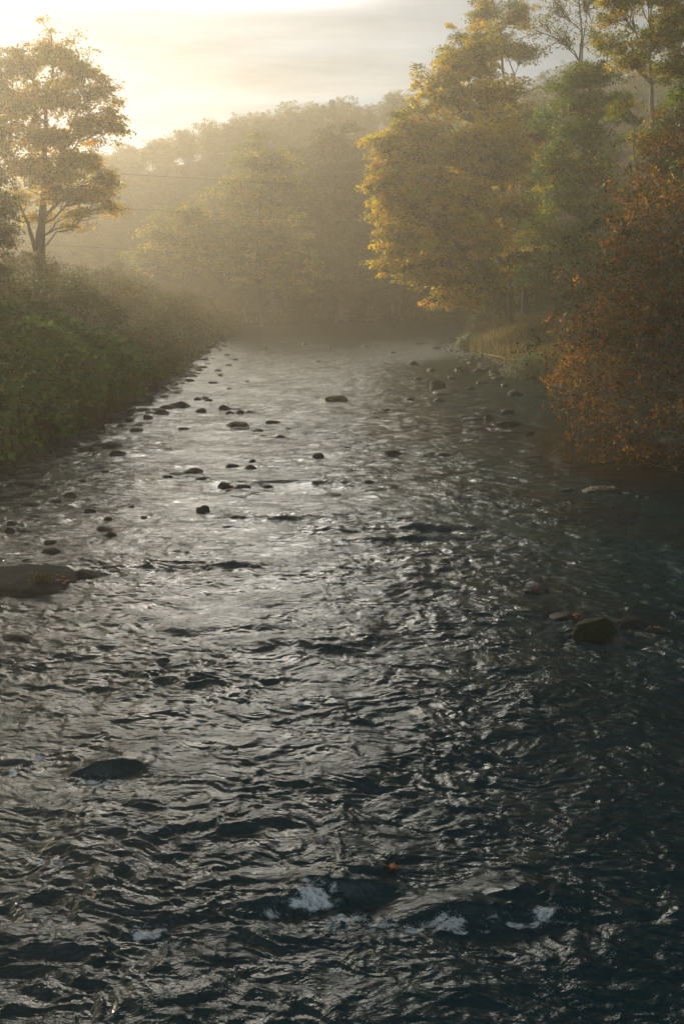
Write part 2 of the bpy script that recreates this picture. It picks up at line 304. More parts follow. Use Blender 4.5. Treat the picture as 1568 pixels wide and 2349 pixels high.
# ------------------------------------------------------------------ rocks
import bmesh
def ico_mesh(sub):
    bm = bmesh.new(); bmesh.ops.create_icosphere(bm, subdivisions=sub, radius=1); V = np.array([v.co[:] for v in bm.verts]); T = np.array([[v.index for v in f.verts] for f in bm.faces]); bm.free(); return V, T
ICO = {k: ico_mesh(k) for k in (2, 3, 4, 5)}
def rock_shape(sub, seed, sx, sy_, sz, rough=.22, flat=.0):
    V, T = ICO[sub]; r = np.random.default_rng(seed); off = Vector(r.random(3)*50)
    d = np.array([mnoise.noise(Vector(v)*1.1+off)*rough*1.6+mnoise.noise(Vector(v)*2.7+off)*rough*.6+(mnoise.noise(Vector(v)*7+off)*rough*.2) for v in V])
    W = V*(1+d[:, None])
    for _ in range(4):                          # a few worn facets
        n = unit(r.normal(0, 1, 3)); n[2] = abs(n[2]); k = .72+.2*r.random(); s = W@n; W = W-np.clip(s-k, 0, None)[:, None]*n*.75
    if flat: W[:, 2] = np.where(W[:, 2] > flat, flat+(W[:, 2]-flat)*.25, W[:, 2])
    return W*np.array((sx, sy_, sz)), T
ROCKS = []
def rock(u, v, w, hfrac, label=None, moss=False, group=None, sub=3, depth=.75, flat=0., seed=None, name=None, water=True):
    """u, v: the middle of its waterline; w: width in px; hfrac: height above water / width"""
    c = G(u, v); W = w*c[1]/F; sx = W/2*1.15; hz = W*hfrac*.78
    s = seed if seed is not None else int(u*7+v*13)
    V, T = rock_shape(sub, s, sx, sx*depth, hz*1.45, flat=flat); c = c.copy(); c[1] += sx*depth*.6
    o = link(name or ('mossy_rock' if moss else 'rock'), mesh('rock', V, T, M_moss if moss else M_rock, smooth=True), None, (c[0], c[1], -hz*.3+.03))
    o.rotation_euler = (0, 0, 0); tag(o, label, 'rock', group); ROCKS.append(o); return o
g_mid = 'stones showing above the middle of the river'; g_bar = 'small dark stones breaking the surface'
rock(774, 921, 46, .36, 'isolated flat topped boulder with yellow green moss standing alone in bright midstream', True, g_mid, 4, .8, .8)
rock(1003, 892, 34, .55, 'rounded mossy dome boulder in the brown water towards the right bank', True, g_mid, 4)
rock(1022, 903, 60, .12, 'low moss covered slab just in front of the rounded mossy dome', True, g_mid)
rock(466, 1176, 33, .42, 'smooth dark dome boulder alone in the brightest patch of water', True, g_mid, 4, .8)
rock(902, 1046, 38, .32, 'dark mossy boulder with pointed right end in the middle distance', True, g_mid, 4)
rock(730, 1050, 27, .40, 'small round dark boulder left of the pointed mossy boulder', False, g_mid, 4)
rock(444, 1086, 44, .22, 'flat dark slab left of the pair of leafy rocks', False, g_mid)
rock(384, 1100, 26, .35, 'squarish dark stone left of the flat slab in midstream', False, g_mid)
rock(404, 1090, 36, .08, 'thin low ledge stone touching the squarish dark stone', False, g_mid)
rock(464, 1103, 32, .22, 'low oval stone just below the flat dark slab', False, g_mid)
rock(530, 1073, 36, .20, 'long low stone on the left of a pair in the bright water', False, g_mid)
rock(573, 1077, 30, .26, 'wedge shaped stone on the right of a pair in the bright water', False, g_mid)
rock(578, 1061, 17, .3, 'tiny oval stone just behind the wedge shaped stone', False, g_mid)
rk_leafy = rock(516, 1120, 30, .42, 'humped dark rock with orange leaves against its right side', False, g_mid, 4)
rk_leafy2 = rock(556, 1121, 34, .34, 'blocky dark rock joined to the leafy humped rock', False, g_mid, 4, flat=.5)
rock(528, 1127, 26, .1, 'low flat stone in front of the leafy humped rock', False, g_mid)
rock(611, 1119, 28, .2, 'low dark stone right of the blocky leafy rock', False, g_mid)
rock(586, 1134, 28, .08, 'thin flat pale stone below the leafy pair', False, g_mid)
rock(690, 1108, 16, .3, 'small knob at the left end of the long dark ledge', False, g_mid)
rock(848, 1109, 24, .25, 'small green topped stone at the right end of the long dark ledge', True, g_mid)
rock(722, 1109, 34, .14, 'low stone of the long dark ledge next to its left knob', False, g_mid)
rock(768, 1138, 26, .12, 'low flat stone with a twig on it right of the leafy pair', False, g_mid)
rock(546, 979, 44, .26, 'broad low rock with a pointed left tip in the upper river', False, g_mid, 4)
rock(548, 985, 36, .10, 'thin shelf stone below the rock with the pointed tip', False, g_mid)
rock(515, 941, 26, .42, 'triangular grey boulder in the upper river', False, g_mid, 4)
rock(541, 941, 24, .16, 'low flat stone right of the triangular grey boulder', False, g_mid)
rock(527, 951, 22, .3, 'left stone of the short row below the triangular boulder', False, g_mid)
rock(551, 950, 22, .42, 'peaked middle stone of the short row below the triangular boulder', False, g_mid)
rock(571, 949, 20, .3, 'right stone of the short row below the triangular boulder', False, g_mid)
rock(462, 946, 22, .36, 'rounded stone left of the triangular grey boulder', False, g_mid)
rock(470, 916, 18, .3, 'small stone above and left of the triangular boulder', False, g_mid)
rock(454, 918, 16, .3, 'leftmost of three small stones off the left shore point', False, g_mid)
rock(478, 920, 18, .2, 'lowest of three small stones off the left shore point', False, g_mid)
rock(410, 935, 44, .24, 'large flat shore boulder at the tip of the left stony margin', False, 'shore stones on the left', 4)
rock(370, 950, 28, .34, 'dark oval boulder inside the left stony margin', False, 'shore stones on the left', 4)
rock(382, 937, 34, .24, 'dark boulder behind the flat shore boulder on the left', False, 'shore stones on the left')
rock(268, 1045, 40, .22, 'pointed flat boulder furthest out from the left pebble shore', False, 'shore stones on the left', 4)
rock(244, 1028, 60, .18, 'broad low boulder on the left pebble shore behind the pointed one', False, 'shore stones on the left', 4)
rock(205, 1035, 54, .16, 'broad grey slab on the left pebble shore', False, 'shore stones on the left', 4)
rock(310, 990, 30, .2, 'low dark stone at the middle of the left pebble shore', False, 'shore stones on the left')
rock(339, 962, 24, .4, 'upright dark stone at the upper left pebble shore', False, 'shore stones on the left')
rock(940, 918, 24, .28, 'dark stone between the mossy dome and the isolated mossy boulder', False, g_mid)
rock(882, 943, 24, .22, 'low dark stone below the isolated mossy boulder', False, g_mid)
rock(948, 838, 22, .4, 'far grey stone near the right gravel margin', False, g_mid)
rock(990, 852, 22, .4, 'brownish far stone near the right gravel margin', False, g_mid)
rock(1063, 851, 34, .36, 'dark boulder at the edge of the right gravel margin', False, 'shore stones on the right', 4)
rock(1098, 853, 30, .25, 'low boulder beside the dark boulder on the right gravel margin', False, 'shore stones on the right')
rock(1130, 856, 22, .3, 'grey stone in front of the pale green shrub on the right', False, 'shore stones on the right')
rock(1182, 907, 34, .34, 'moss capped stone below the pale green shrub on the right', True, 'shore stones on the right', 4)
rock(1165, 948, 30, .34, 'pale sided stone above the dark flat slab on the right', False, g_mid)
rock(1122, 962, 22, .5, 'dark upright stone left of the dark flat slab on the right', False, g_mid)
rock(1172, 977, 62, .2, 'long dark flat slab near the right bank shade', False, g_mid, 4)
rock(1217, 997, 20, .3, 'small dark stone below the long flat slab', False, g_mid)
rock(1085, 963, 40, .06, 'thin low ledge left of the dark upright stone', False, g_mid)
rock(1020, 1045, 50, .08, 'thin dark ledge right of the pointed mossy boulder', False, g_mid)
rk_r1 = rock(1385, 1132, 74, .16, 'flat brown boulder with fallen leaves at the edge of the black shade', False, g_mid, 4)
rk_r2 = rock(1230, 1362, 60, .2, 'low dark rock with red leaves alone in the right shallows', False, g_mid, 4)
rk_r3 = rock(1303, 1424, 66, .18, 'flat leaf strewn rock left of the big mossy boulder', False, g_mid, 4)
rk_big = rock(1366, 1470, 108, .42, 'large rounded boulder with green moss in the right foreground', True, g_mid, 5, .8)
rk_r5 = rock(1448, 1440, 68, .3, 'dark rounded boulder just right of the large mossy boulder', False, g_mid, 4)
rk_r6 = rock(1508, 1456, 52, .26, 'small leaf topped boulder at the right end of the mossy group', False, g_mid, 4)
rk_r7 = rock(1195, 1412, 90, .05, 'drowned ledge barely showing left of the leaf strewn rock', False, g_mid)
rk_left = rock(52, 1360, 222, .19, 'huge flat topped slab with a grass tuft at the left edge', False, g_mid, 5, .95, .55, 4471)
rock(196, 1326, 62, .2, 'low dark wedge touching the right end of the huge flat slab', False, g_mid, 4)
rock(36, 1476, 64, .2, 'dark oval rock near the left edge below the huge slab', False, g_mid, 4)
rock(157, 1144, 36, .3, 'dark stone with a small spike near the left bank shade', False, g_mid, 4)
rock(128, 1155, 28, .25, 'low stone just left of the spiked stone', False, g_mid)
rock(66, 1162, 40, .22, 'broad dim stone in the left bank shade', False, g_mid)
rock(207, 1178, 28, .36, 'rounded dark stone right of the left bank shade', False, g_mid, 4)
rock(249, 1194, 18, .3, 'small dark stone right of the rounded dark stone', False, g_mid)
rock(236, 1219, 34, .2, 'low flat stone above the small leafy stone on the left', False, g_mid)
rk_l2 = rock(254, 1233, 28, .3, 'small stone with a red leaf on its right end', False, g_mid)
rock(24, 1208, 24, .5, 'upper dark stone of two stacked at the left edge', False, g_mid)
rock(20, 1226, 28, .5, 'lower dark stone of two stacked at the left edge', False, g_mid)
rock(113, 1248, 32, .2, 'thin dark stone above the oval one behind the huge slab', False, g_mid)
rock(115, 1272, 40, .34, 'dark oval stone behind the huge flat slab', False, g_mid, 4)
rk_f1 = rock(896, 2010, 40, .5, 'small brown rock with an orange leaf poking through the foreground rapid', False, g_mid, 4)
rk_f2 = rock(1440, 2108, 110, .05, 'low water washed rock with rusty top in the lower right', False, g_mid, 4)
for u, v, w in ((420,986,22),(605,1002,16),(640,1005,20),(592,990,22),(525,893,11),(567,877,11),(498,852,16),(524,839,13),(505,862,10),(487,880,18),(540,826,10),(520,815,10),(625,972,30),(660,985,12),
                (1105,880,26),(1080,893,20),(1010,920,24),(960,870,18),(1140,870,26),(1040,868,22),(1160,885,18),(700,790,16),(760,800,12),(840,795,18),(650,785,12),(900,810,16),(610,800,10),(730,830,12),(960,790,20),(1000,800,18),(930,775,18),(860,770,14),
                (330,1190,16),(300,1165,14),(60,1135,24),(100,1120,20),(190,1105,18),(240,1085,18),(60,1290,22),(1300,1128,26)):
    rock(u, v, w, .22, 'small dark low stone just breaking the river surface', False, g_bar)
# ------------------------------------------------------------------ pebble shores: one mass of small stones
def stones(name, pts, smin, smax, label, seed):
    r = np.random.default_rng(seed); V0, T0 = ICO[2]; protos = [rock_shape(2, seed*10+k, 1, 1, 1, .25)[0] for k in range(8)]; VV = []; TT = []
    for i, (x, y) in enumerate(pts):
        s = smin+(smax-smin)*r.random()**2.5; a = r.random()*6.28; W = protos[i % 8]*np.array((s*r.uniform(.9, 1.6), s, s*r.uniform(.35, .6)))
        ca, sa = math.cos(a), math.sin(a); W = np.stack([W[:, 0]*ca-W[:, 1]*sa, W[:, 0]*sa+W[:, 1]*ca, W[:, 2]], 1)
        VV.append(W+np.array((x, y, max(g1(x, y), -.06)+s*.1))); TT.append(T0+i*len(V0))
    tag(link(name, mesh(name, np.concatenate(VV), np.concatenate(TT), M_rock, smooth=True)), label, 'stones', kind='stuff')
def scatter(n, x0, x1, y0, y1, dmin, dmax, seed):
    r = np.random.default_rng(seed); x = r.uniform(x0, x1, n*14); y = r.uniform(y0, y1, n*14); d = river_d(x, y); k = (d > dmin) & (d < dmax); return np.stack([x[k], y[k]], 1)[:n]
stones('shore_pebbles', scatter(900, -16, -6, 26, 70, -1.1, 1.3, 1), .06, .34, 'dark wet pebbles and cobbles along the foot of the left bank', 3)
stones('gravel', np.vstack([scatter(420, 5, 14, 60, 105, -2.0, .9, 2)]), .06, .3, 'dark gravel and cobbles along the foot of the right bank', 4)
stones('far_shore_stones', np.vstack([scatter(160, -16, -6, 70, 136, -1., .8, 7), scatter(120, -14, 30, 132, 150, -1., .8, 8)]), .1, .4, 'hazy stones along the distant bend of the shore', 6)

# ------------------------------------------------------------------ plants
def clump_leaves(cc, out, K, spread, flat, L, aspect, tone, r, tspread=.12, up=.9):
    n = len(cc); off = unit(r.normal(0, 1, (n, K, 3)))*(r.random((n, K, 1))**.5)*1.75*np.array((1, 1, flat))*np.asarray(spread).reshape(-1, 1, 1)
    rr = np.linalg.norm(off[..., :2], axis=2); off[..., 2] -= rr*.22
    c = (cc[:, None]+off).reshape(-1, 3)
    nr = r.normal(0, .38, (n*K, 3))+np.repeat(out*.5+r.normal(0, .28, (n, 3)), K, 0)+np.array((0, 0, up))
    size = L*r.uniform(.65, 1.35, n*K)
    V, Q = leaves(c, nr, size, size*aspect, r)
    tn = np.clip(np.repeat(tone, K)+r.normal(0, tspread, n*K), 0, 1)
    return V, Q, tn
def tree(name, label, Y, base_u, lobes, mat, bark=M_bark, trunk_r=.35, dens=1., L=.2, K=34, tone=.5, seed=1, group=None, top=None, stems=1, cl=.6, lean=0., fork=None, zbase=None, cat='tree', twig=1.0, flat=.55):
    r = np.random.default_rng(seed); xb = (base_u-CU)/F*Y/1.0; zb = g1(xb, Y)-.2 if zbase is None else zbase; base = np.array((xb, Y, zb))
    Ls = []
    for lo in lobes:
        u, v, dY, ru, rv = lo[:5]; tn = lo[5] if len(lo) > 5 else 0.; c = P(u, v, Y+dY); k = Y/F; Ls.append((c, np.array((ru*k, ru*k*.95, rv*k*1.22)), tn))
    C = np.array([l[0] for l in Ls]); topc = C[C[:, 2].argmax()] if top is None else P(top[0], top[1], Y)
    root = empty(name, base); tag(root, label, cat, group)
    tb = Tubes(); axes = []
    for s in range(stems):
        tp = topc.copy(); b0 = base.copy()
        if s: tp = C[r.integers(len(C))]+np.array((0, 0, 1.)); b0 = base+np.array((r.uniform(-.4, .4), r.uniform(-.3, .3), (tp[2]-base[2])*r.uniform(.02, .25)))
        pts = curve_pts(b0, tp, 14, 0, .010, r); 
        # rise before leaning
        h = np.linspace(0, 1, 14)[:, None]; straight = b0+np.array((0, 0, 1.))*(tp[2]-b0[2])*h; pts = pts*h+straight*(1-h)
        rad = trunk_r*(1-.88*h[:, 0])*(1 if s == 0 else .7); rad[0] *= 1.35
        tb.add(pts, rad, 8); axes.append((pts, rad))
    cc = []; out = []; tn = []; segs = []; srad = []
    for c, rd, t in Ls:
        best = None
        for pts, rad in axes:
            hd = np.hypot(c[0]-pts[:, 0], c[1]-pts[:, 1]); want = c[2]-.55*hd-.3*rd[2]
            i = int(np.clip(np.abs(pts[:, 2]-want).argmin(), 2, 12)); dd = np.linalg.norm(pts[i]-c)
            if best is None or dd < best[0]: best = (dd, pts[i], rad[i])
        lr = min(best[2]*.6, .04+.035*rd.mean()); lp = curve_pts(best[1], c, 8, .08, .025, r); tb.add(lp, np.linspace(lr, lr*.35, 8), 5)
        vol = (rd[0]*rd[1]*rd[2])**(1/3.); n = max(7, int(dens*7.5*(vol/cl*.62)**2.0*1.9)); d = unit(r.normal(0, 1, (n, 3))); d[:, 2] = np.where(d[:, 2] < -.45, -d[:, 2]*.6, d[:, 2])
        rr = r.random(n)**.42; wob = 1+.27*r.normal(0, 1, n)+.2*np.sin(d[:, 0]*5+c[0])*np.cos(d[:, 2]*6); p = c+d*rd*(rr*wob)[:, None]
        cc.append(p); out.append(d); tn.append(np.clip(tone+t+r.normal(0, .20, n), 0, 1))
        src = lp[r.integers(3, 8, n)]; t5 = np.linspace(0, 1, 5)[None, :, None]
        q = src[:, None]*(1-t5)+p[:, None]*t5; q[:, :, 2] += (4*t5[..., 0]*(1-t5[..., 0]))*np.linalg.norm(p-src, axis=1)[:, None]*.1
        q[:, 1:4] += r.normal(0, .05, (n, 3, 3))*np.linalg.norm(p-src, axis=1)[:, None, None]
        segs.append(q); srad.append(np.linspace(1, .25, 5)[None]*(.012+.010*np.linalg.norm(p-src, axis=1))[:, None]*twig)
    tb.add(np.concatenate(segs), np.concatenate(srad), 4)
    cc = np.concatenate(cc); out = np.concatenate(out); tn = np.concatenate(tn)
    # fine twigs inside each clump
    nt_ = len(cc); q0 = np.repeat(cc, 3, 0)-np.repeat(out, 3, 0)*.2; q1 = q0+unit(np.repeat(out, 3, 0)+r.normal(0, .7, (nt_*3, 3)))*cl*1.2
    if Y < 80: tb.add(np.stack([q0, (q0+q1)/2+r.normal(0, .05, q0.shape), q1], 1), np.tile([[.012, .009, .004]], (nt_*3, 1))*twig, 3)
    V, Q = tb.arrays(); link('trunk', mesh('trunk', V-base, Q, bark, smooth=True), root)
    V, Q, t = clump_leaves(cc, out, int(K*1.7), cl*r.uniform(.5, 1.2, nt_), flat*.75, L, .8, tn, r)
    link('crown', mesh('crown', V-base, Q, mat, {'tone': ('FACE', t)}), root); return root

g_rt = 'tall autumn trees on the right bank'
tree('maple_tree', 'broad golden maple leaning over the river from the right bank meadow', 92, 1165,
     [(1075,150,0,70,60,-.05),(1015,225,-2,62,70),(1120,265,3,85,80,-.1),(945,320,-2,62,55,.05),(1040,360,-3,85,70,.05),(900,405,-3,62,42,.1),(1150,395,0,80,70,.05),(965,450,-4,80,50,.1),(1060,470,-4,80,60,.05),(905,545,-4,38,32,.1),
      (965,560,-5,75,50,.12),(1080,560,-4,80,55,.12),(925,610,-5,60,36,.1),(1000,640,-6,60,40,.15),(1090,640,-3,80,42,-.05),(1180,500,-2,70,60,-.1),(1210,590,0,70,60,-.15),(1050,690,-6,55,22,.1),(870,430,-4,38,26,.12),(900,480,-4,52,48,.1),(890,350,-3,40,44,.05),(1140,330,-4,70,50,.1),(1230,330,4,60,70,-.3)],
     M_gold, trunk_r=.42, L=.27, K=34, tone=.5, seed=3, group=g_rt, dens=1.0)
tree('ash_tree', 'tall thin crowned tree standing above the golden maple against the sky', 101, 1195,
     [(1110,40,0,44,44),(1175,50,0,50,50),(1150,115,0,60,40),(1085,95,0,40,30),(1200,-40,0,60,50),(1110,-50,0,60,40),(1045,130,0,32,26),(1200,130,0,40,30)], M_olive, trunk_r=.38, L=.22, K=26, tone=.62, seed=4, group=g_rt, dens=.75, stems=3)
tree('ash_tree', 'nearly bare tall tree with forked grey stems in the sky gap', 86, 1318,
     [(1275,30,0,40,50),(1340,20,0,45,60,-.1),(1285,95,0,42,34),(1365,85,2,45,35),(1330,-60,0,60,50),(1395,120,0,34,22),(1240,60,0,30,30)], M_olive, bark=M_bark, trunk_r=.30, L=.17, K=9, tone=.5, seed=5, group=g_rt, dens=.8, stems=3, twig=1.3)
tree('maple_tree', 'dark green maple right of the golden maple with a few yellow sprays', 74, 1395,
     [(1345,185,0,66,42),(1300,245,0,62,42),(1395,245,0,55,50,-.1),(1330,315,-2,76,44),(1265,395,-3,48,44,.15),(1350,400,0,76,52),(1295,470,-3,62,46,.1),(1390,500,0,70,55),(1255,545,-2,50,46,.15),(1330,590,-2,76,50,.05),(1240,640,0,50,40),(1400,640,0,70,50,-.1),(1310,690,0,60,30)],
     M_green, trunk_r=.35, L=.2, K=40, tone=.58, seed=6, group=g_rt)
tree('cherry_tree', 'tallest right hand tree with twin pale stems and yellow orange tufts', 58, 1462,
     [(1415,25,0,44,48,.15),(1480,-15,0,62,50),(1540,60,0,58,60),(1400,105,0,34,26,.1),(1445,150,-1,34,36,.1),(1560,165,0,52,50,-.1),(1500,-110,0,90,60),(1400,-60,0,60,50,.1),(1500,110,1,44,44,-.1),(1560,290,1,66,60,-.15),(1500,330,0,50,44),(1610,60,0,70,80,-.1),(1620,220,0,70,80,-.2),(1425,245,0,24,26)],
     M_olive, bark=M_barkp, trunk_r=.27, L=.17, K=34, tone=.6, seed=7, group=g_rt, stems=3, cl=.5)
tree('oak_tree', 'dark leafy oak filling the right edge behind the orange beech', 50, 1600,
     [(1540,390,0,80,80),(1480,480,0,70,70),(1560,540,0,90,80,-.1),(1500,620,0,90,70),(1600,680,0,90,80,-.1),(1450,700,0,70,50),(1540,780,0,80,60,-.1),(1650,420,0,90,100),(1700,600,0,90,90),(1440,590,0,60,50,.05),(1650,800,0,80,80,-.1),(1760,300,0,120,120),(1800,600,0,120,120)],
     M_orange, trunk_r=.35, L=.15, K=34, tone=.38, seed=8, group=g_rt, cl=.5)
tree('alder_tree', 'added green tree past the right edge, for dark reflections and shade', 34, 1900,
     [(1760,200,0,150,150),(1900,100,0,200,200),(1850,450,0,200,150),(1720,600,0,120,120),(1900,700,0,180,160),(1690,880,0,110,90),(1850,950,0,160,120)], M_green, trunk_r=.35, L=.16, K=34, tone=.35, seed=9, group=g_rt, cl=.6)  # extra tree beyond the frame, put in to darken reflections and cast shade
tree('birch_tree', 'slim pale stemmed tree at the back of the right meadow', 104, 1085, [(1130,560,4,60,60,-.2),(1180,640,4,60,50,-.2),(1090,660,4,60,40,-.2),(1230,680,2,60,40,-.2)], M_orange, bark=M_barkp, trunk_r=.12, L=.2, K=26, tone=.45, seed=12, group=g_rt, dens=.8)
g_lt = 'hazy trees on the left bank'
tree('oak_tree', 'large round crowned oak glowing against the sun on the left bank', 70, 112,
     [(125,125,0,58,44),(55,160,0,56,52),(175,165,0,60,46),(225,215,0,52,40),(130,235,0,76,52),(40,255,0,70,60),(262,290,0,36,40),(205,300,0,62,46),(110,325,0,80,50),(185,378,0,74,34),(238,420,0,40,26),(60,390,0,60,46),(150,450,0,70,26),(185,488,0,40,12),(0,320,0,60,60),(-30,200,0,66,70),(120,410,0,80,40),(30,455,0,50,24),(205,450,0,60,24),(250,480,0,34,14),(90,500,3,40,16),(170,520,0,30,10)],
     M_gold, trunk_r=.40, L=.20, K=24, tone=.62, seed=20, group=g_lt, stems=3, dens=.8, cl=.5, flat=.6)
tree('maple_tree', 'dark hazy tree cut off by the left edge beside the round oak', 60, -60,
     [(-40,430,0,70,70),(0,550,0,56,56),(-70,300,0,60,80),(-120,520,0,70,70),(-30,620,0,60,50),(10,480,0,26,40)], M_shrub, trunk_r=.35, L=.18, K=36, tone=.5, seed=21, group=g_lt)
for uu_, Y_, sd_, lab_ in ((-430, 46, 22, 'added tree just outside the left edge of the view, blocking sun glints on the river'), (-520, 33, 23, 'nearer added tree outside the view on the left, blocking sun glints'), (-380, 62, 24, 'farther added tree outside the view on the left, blocking sun glints')):
    k_ = 46/Y_; tree('maple_tree', lab_, Y_, uu_, [(uu_,350,0,150*k_,150*k_),(uu_-100,480,0,150*k_,120*k_),(uu_+60,500,0,130*k_,110*k_),(uu_-60,250,0,110*k_,90*k_),(uu_,650,0,150*k_,120*k_)], M_shrub, trunk_r=.3, L=.25, K=24, tone=.5, seed=sd_, group=g_lt, cl=.8, dens=.8)  # added unseen trees that keep the low sun's glints off the foreground water
g_ct = 'misty trees at the river bend'
tree('maple_tree', 'yellow green tree in thick mist at the far river bend', 128, 600,
     [(600,390,0,66,50),(545,455,0,48,48,.1),(640,460,0,70,60),(570,540,0,66,56,.1),(650,570,0,74,56),(590,630,0,76,46),(530,610,0,40,46),(680,660,0,60,40)], M_olive, trunk_r=.4, L=.32, K=30, tone=.5, seed=30, group=g_ct, cl=.85)
tree('oak_tree', 'tall dark tree in mist right of the yellow green one', 140, 770,
     [(760,410,0,80,64),(700,480,0,66,60),(810,500,0,76,70),(760,580,0,96,64),(840,610,0,66,60),(700,640,0,76,50),(800,670,0,80,40),(880,680,0,60,40),(770,340,0,60,40)], M_shrub, trunk_r=.45, L=.34, K=30, tone=.45, seed=31, group=g_ct, cl=.9)
tree('oak_tree', 'misty tree between the dark bend tree and the golden maple', 134, 900,
     [(880,560,0,60,50),(930,640,0,60,50),(860,660,0,50,40),(960,690,0,60,36)], M_shrub, trunk_r=.3, L=.32, K=30, tone=.4, seed=32, group=g_ct, cl=.9)
tree('maple_tree', 'low tree in thick mist left of the yellow green one', 132, 430,
     [(430,500,0,60,40,.1),(380,550,0,60,40),(470,560,0,60,46),(420,610,0,70,40),(340,600,0,50,34)], M_olive, trunk_r=.3, L=.32, K=26, tone=.5, seed=33, group=g_ct, cl=.9)

def bush(name, label, x, y, rx, ry, h, mat, L=.16, K=16, n=150, tone=.5, seed=1, group=None, cl=.42, aspect=.7, up=.7, spike=0., flat=.45, z0=None):
    r = np.random.default_rng(seed+500); zb = g1(x, y) if z0 is None else z0; base = np.array((x, y, zb)); root = empty(name, base); tag(root, label, 'bush', group)
    th = r.random(n)*2*np.pi; cz = r.random(n)**.8; rr = np.sqrt(1-cz**2.2)*(.55+.45*r.random(n)**.5); 
    lump = 1+.22*np.sin(th*3+seed)+.15*np.sin(th*7+seed*2)
    hh = h*(.82+.3*pn(np.cos(th)*1.7*rr+seed, np.sin(th)*1.7*rr, 4)+spike*r.random(n))
    p = np.stack([np.cos(th)*rr*rx*lump, np.sin(th)*rr*ry*lump, cz*hh], 1)
    gzz = gz(x+p[:, 0], y+p[:, 1]); p[:, 2] += (gzz-zb)*(1-cz)+.12
    out = unit(np.stack([np.cos(th)*rr, np.sin(th)*rr, cz*.8+.1], 1)); tb = Tubes()
    m = n; s0 = np.stack([p[:m, 0]*.35, p[:m, 1]*.35, gz(x+p[:m, 0]*.35, y+p[:m, 1]*.35)-zb-.1], 1); t5 = np.linspace(0, 1, 5)[None, :, None]
    q = s0[:, None]*(1-t5)+p[:m, None]*t5; q[..., 2] += 4*t5[..., 0]*(1-t5[..., 0])*h*.12
    tb.add(q, np.tile(np.linspace(.016, .006, 5)[None], (m, 1)), 3)
    V, Q = tb.arrays(); link('stems', mesh('stems', V, Q, M_twig if mat is not M_knot else M_bark, smooth=True), root)
    tn = np.clip(tone+r.normal(0, .13, n), 0, 1)
    V, Q, t = clump_leaves(p, out, K, cl*r.uniform(.6, 1.3, n), flat, L, aspect, tn, r, up=up)
    link('foliage', mesh('foliage', V, Q, mat, {'tone': ('FACE', t)}), root); return root
g_k = 'knotweed thickets along the left bank'
kn = [(-13.2,33,2.6,3.4,'nearest dark green knotweed thicket at the left edge'),(-13.0,38.5,2.6,3.3,'knotweed thicket behind the nearest one on the left bank'),(-13.0,44,2.7,3.2,'knotweed thicket above the widest part of the left pebble shore'),(-12.9,49.5,2.5,3.0,'knotweed thicket sloping down above the left shore point'),(-13.0,55,2.3,2.5,'last and lowest green knotweed thicket before the dark shrubs'),
      (-17,37,3.2,4.1,'tall knotweed thicket at the back near the left edge'),(-17.2,43,3.2,4.2,'tall back thicket with pale tops in the middle of the green mass'),(-17,49,3.1,4.1,'tall back thicket below the hazy oak'),(-16.6,55,3.0,3.6,'back thicket where the green mass meets the grey shrubs')]
for i, (x, y, rr, h, lab) in enumerate(kn):
    bush('knotweed', lab, x, y, rr, rr*1.15, h, M_knot, L=.29, K=12, n=430, tone=.48+.07*(i % 3), seed=40+i, group=g_k, cl=.34, aspect=.75, up=.35)
g_s = 'grey brown shrubs behind the knotweed'
sh = [(-16,62,3.4,4.6,'dark shrub just beyond the knotweed'),(-13,66,2.8,3.0,'low dark shrub at the waterside beyond the knotweed'),(-21,60,3.6,6.0,'tall grey shrub at the foot of the hazy oak'),(-26,66,4,7.5,'grey shrub under the left edge tree'),(-20,68,3.8,6.6,'hazy rounded shrub right of the oak trunk'),(-15.5,74,3.4,4.6,'hazy shrub above the left shore bend'),
      (-20,82,4,5.4,'pale misty shrub with a rounded top left of centre'),(-14.5,84,3.2,3.8,'brown misty shrub by the water left of centre'),(-15.5,95,3.4,4.0,'misty shrub near the left end of the far water'),(-21,97,4.2,5.5,'taller misty shrub set back from the far water'),(-15.5,107,3.3,3.4,'rusty misty shrub at the narrowing left bank'),(-16.5,120,3.4,3.4,'last misty shrub on the left bank before the bend'),(-24,112,4.5,6,'faint tall shrub in the mist behind the left bank'),(-28,90,5,6.5,'faint broad shrub in the mist behind the oak trunk'),(-12.6,60,1.8,1.7,'reddish brown bush over the left shore point')]
for i, (x, y, rr, h, lab) in enumerate(sh):
    bush('shrub', lab, x, y, rr, rr, h, M_shrub, L=.2 if y < 80 else .26, K=22, n=230, tone=.45+.1*((i*7) % 3), seed=60+i, group=g_s, cl=.5)
for i in range(9):
    x = -14+i*4.6; y = 143.5+.8*math.sin(i)+(max(0, x-4))*.27
    bush('shrub', ['misty dark shrub at the left end of the far bank','misty shrub second from the left on the far bank','misty shrub under the yellow green bend tree','misty shrub left of the dark bend tree','misty shrub below the dark bend tree','misty shrub right of the dark bend tree','misty shrub at the middle of the far bank right side','misty shrub near where the river turns right','misty shrub hidden towards the hidden bend'][i],
         x, y, 3.6, 3, 4.2+1.2*math.sin(i*2.1), M_shrub, L=.3, K=20, n=150, tone=.42, seed=90+i, group='shrubs on the far bank', cl=.6)
bush('shrub', 'round silvery green bush at the water edge in the right meadow', 10.9, 88, 1.1, 1.0, 1.5, M_silver, L=.15, K=16, n=110, tone=.6, seed=110, cl=.22)
bush('shrub', 'low pale green shrub by the water under the orange branches', 11.6, 62, 1.7, 1.4, 1.5, M_silver, L=.12, K=16, n=150, tone=.3, seed=111, cl=.28)
g_u = 'dark undergrowth bushes on the right bank'
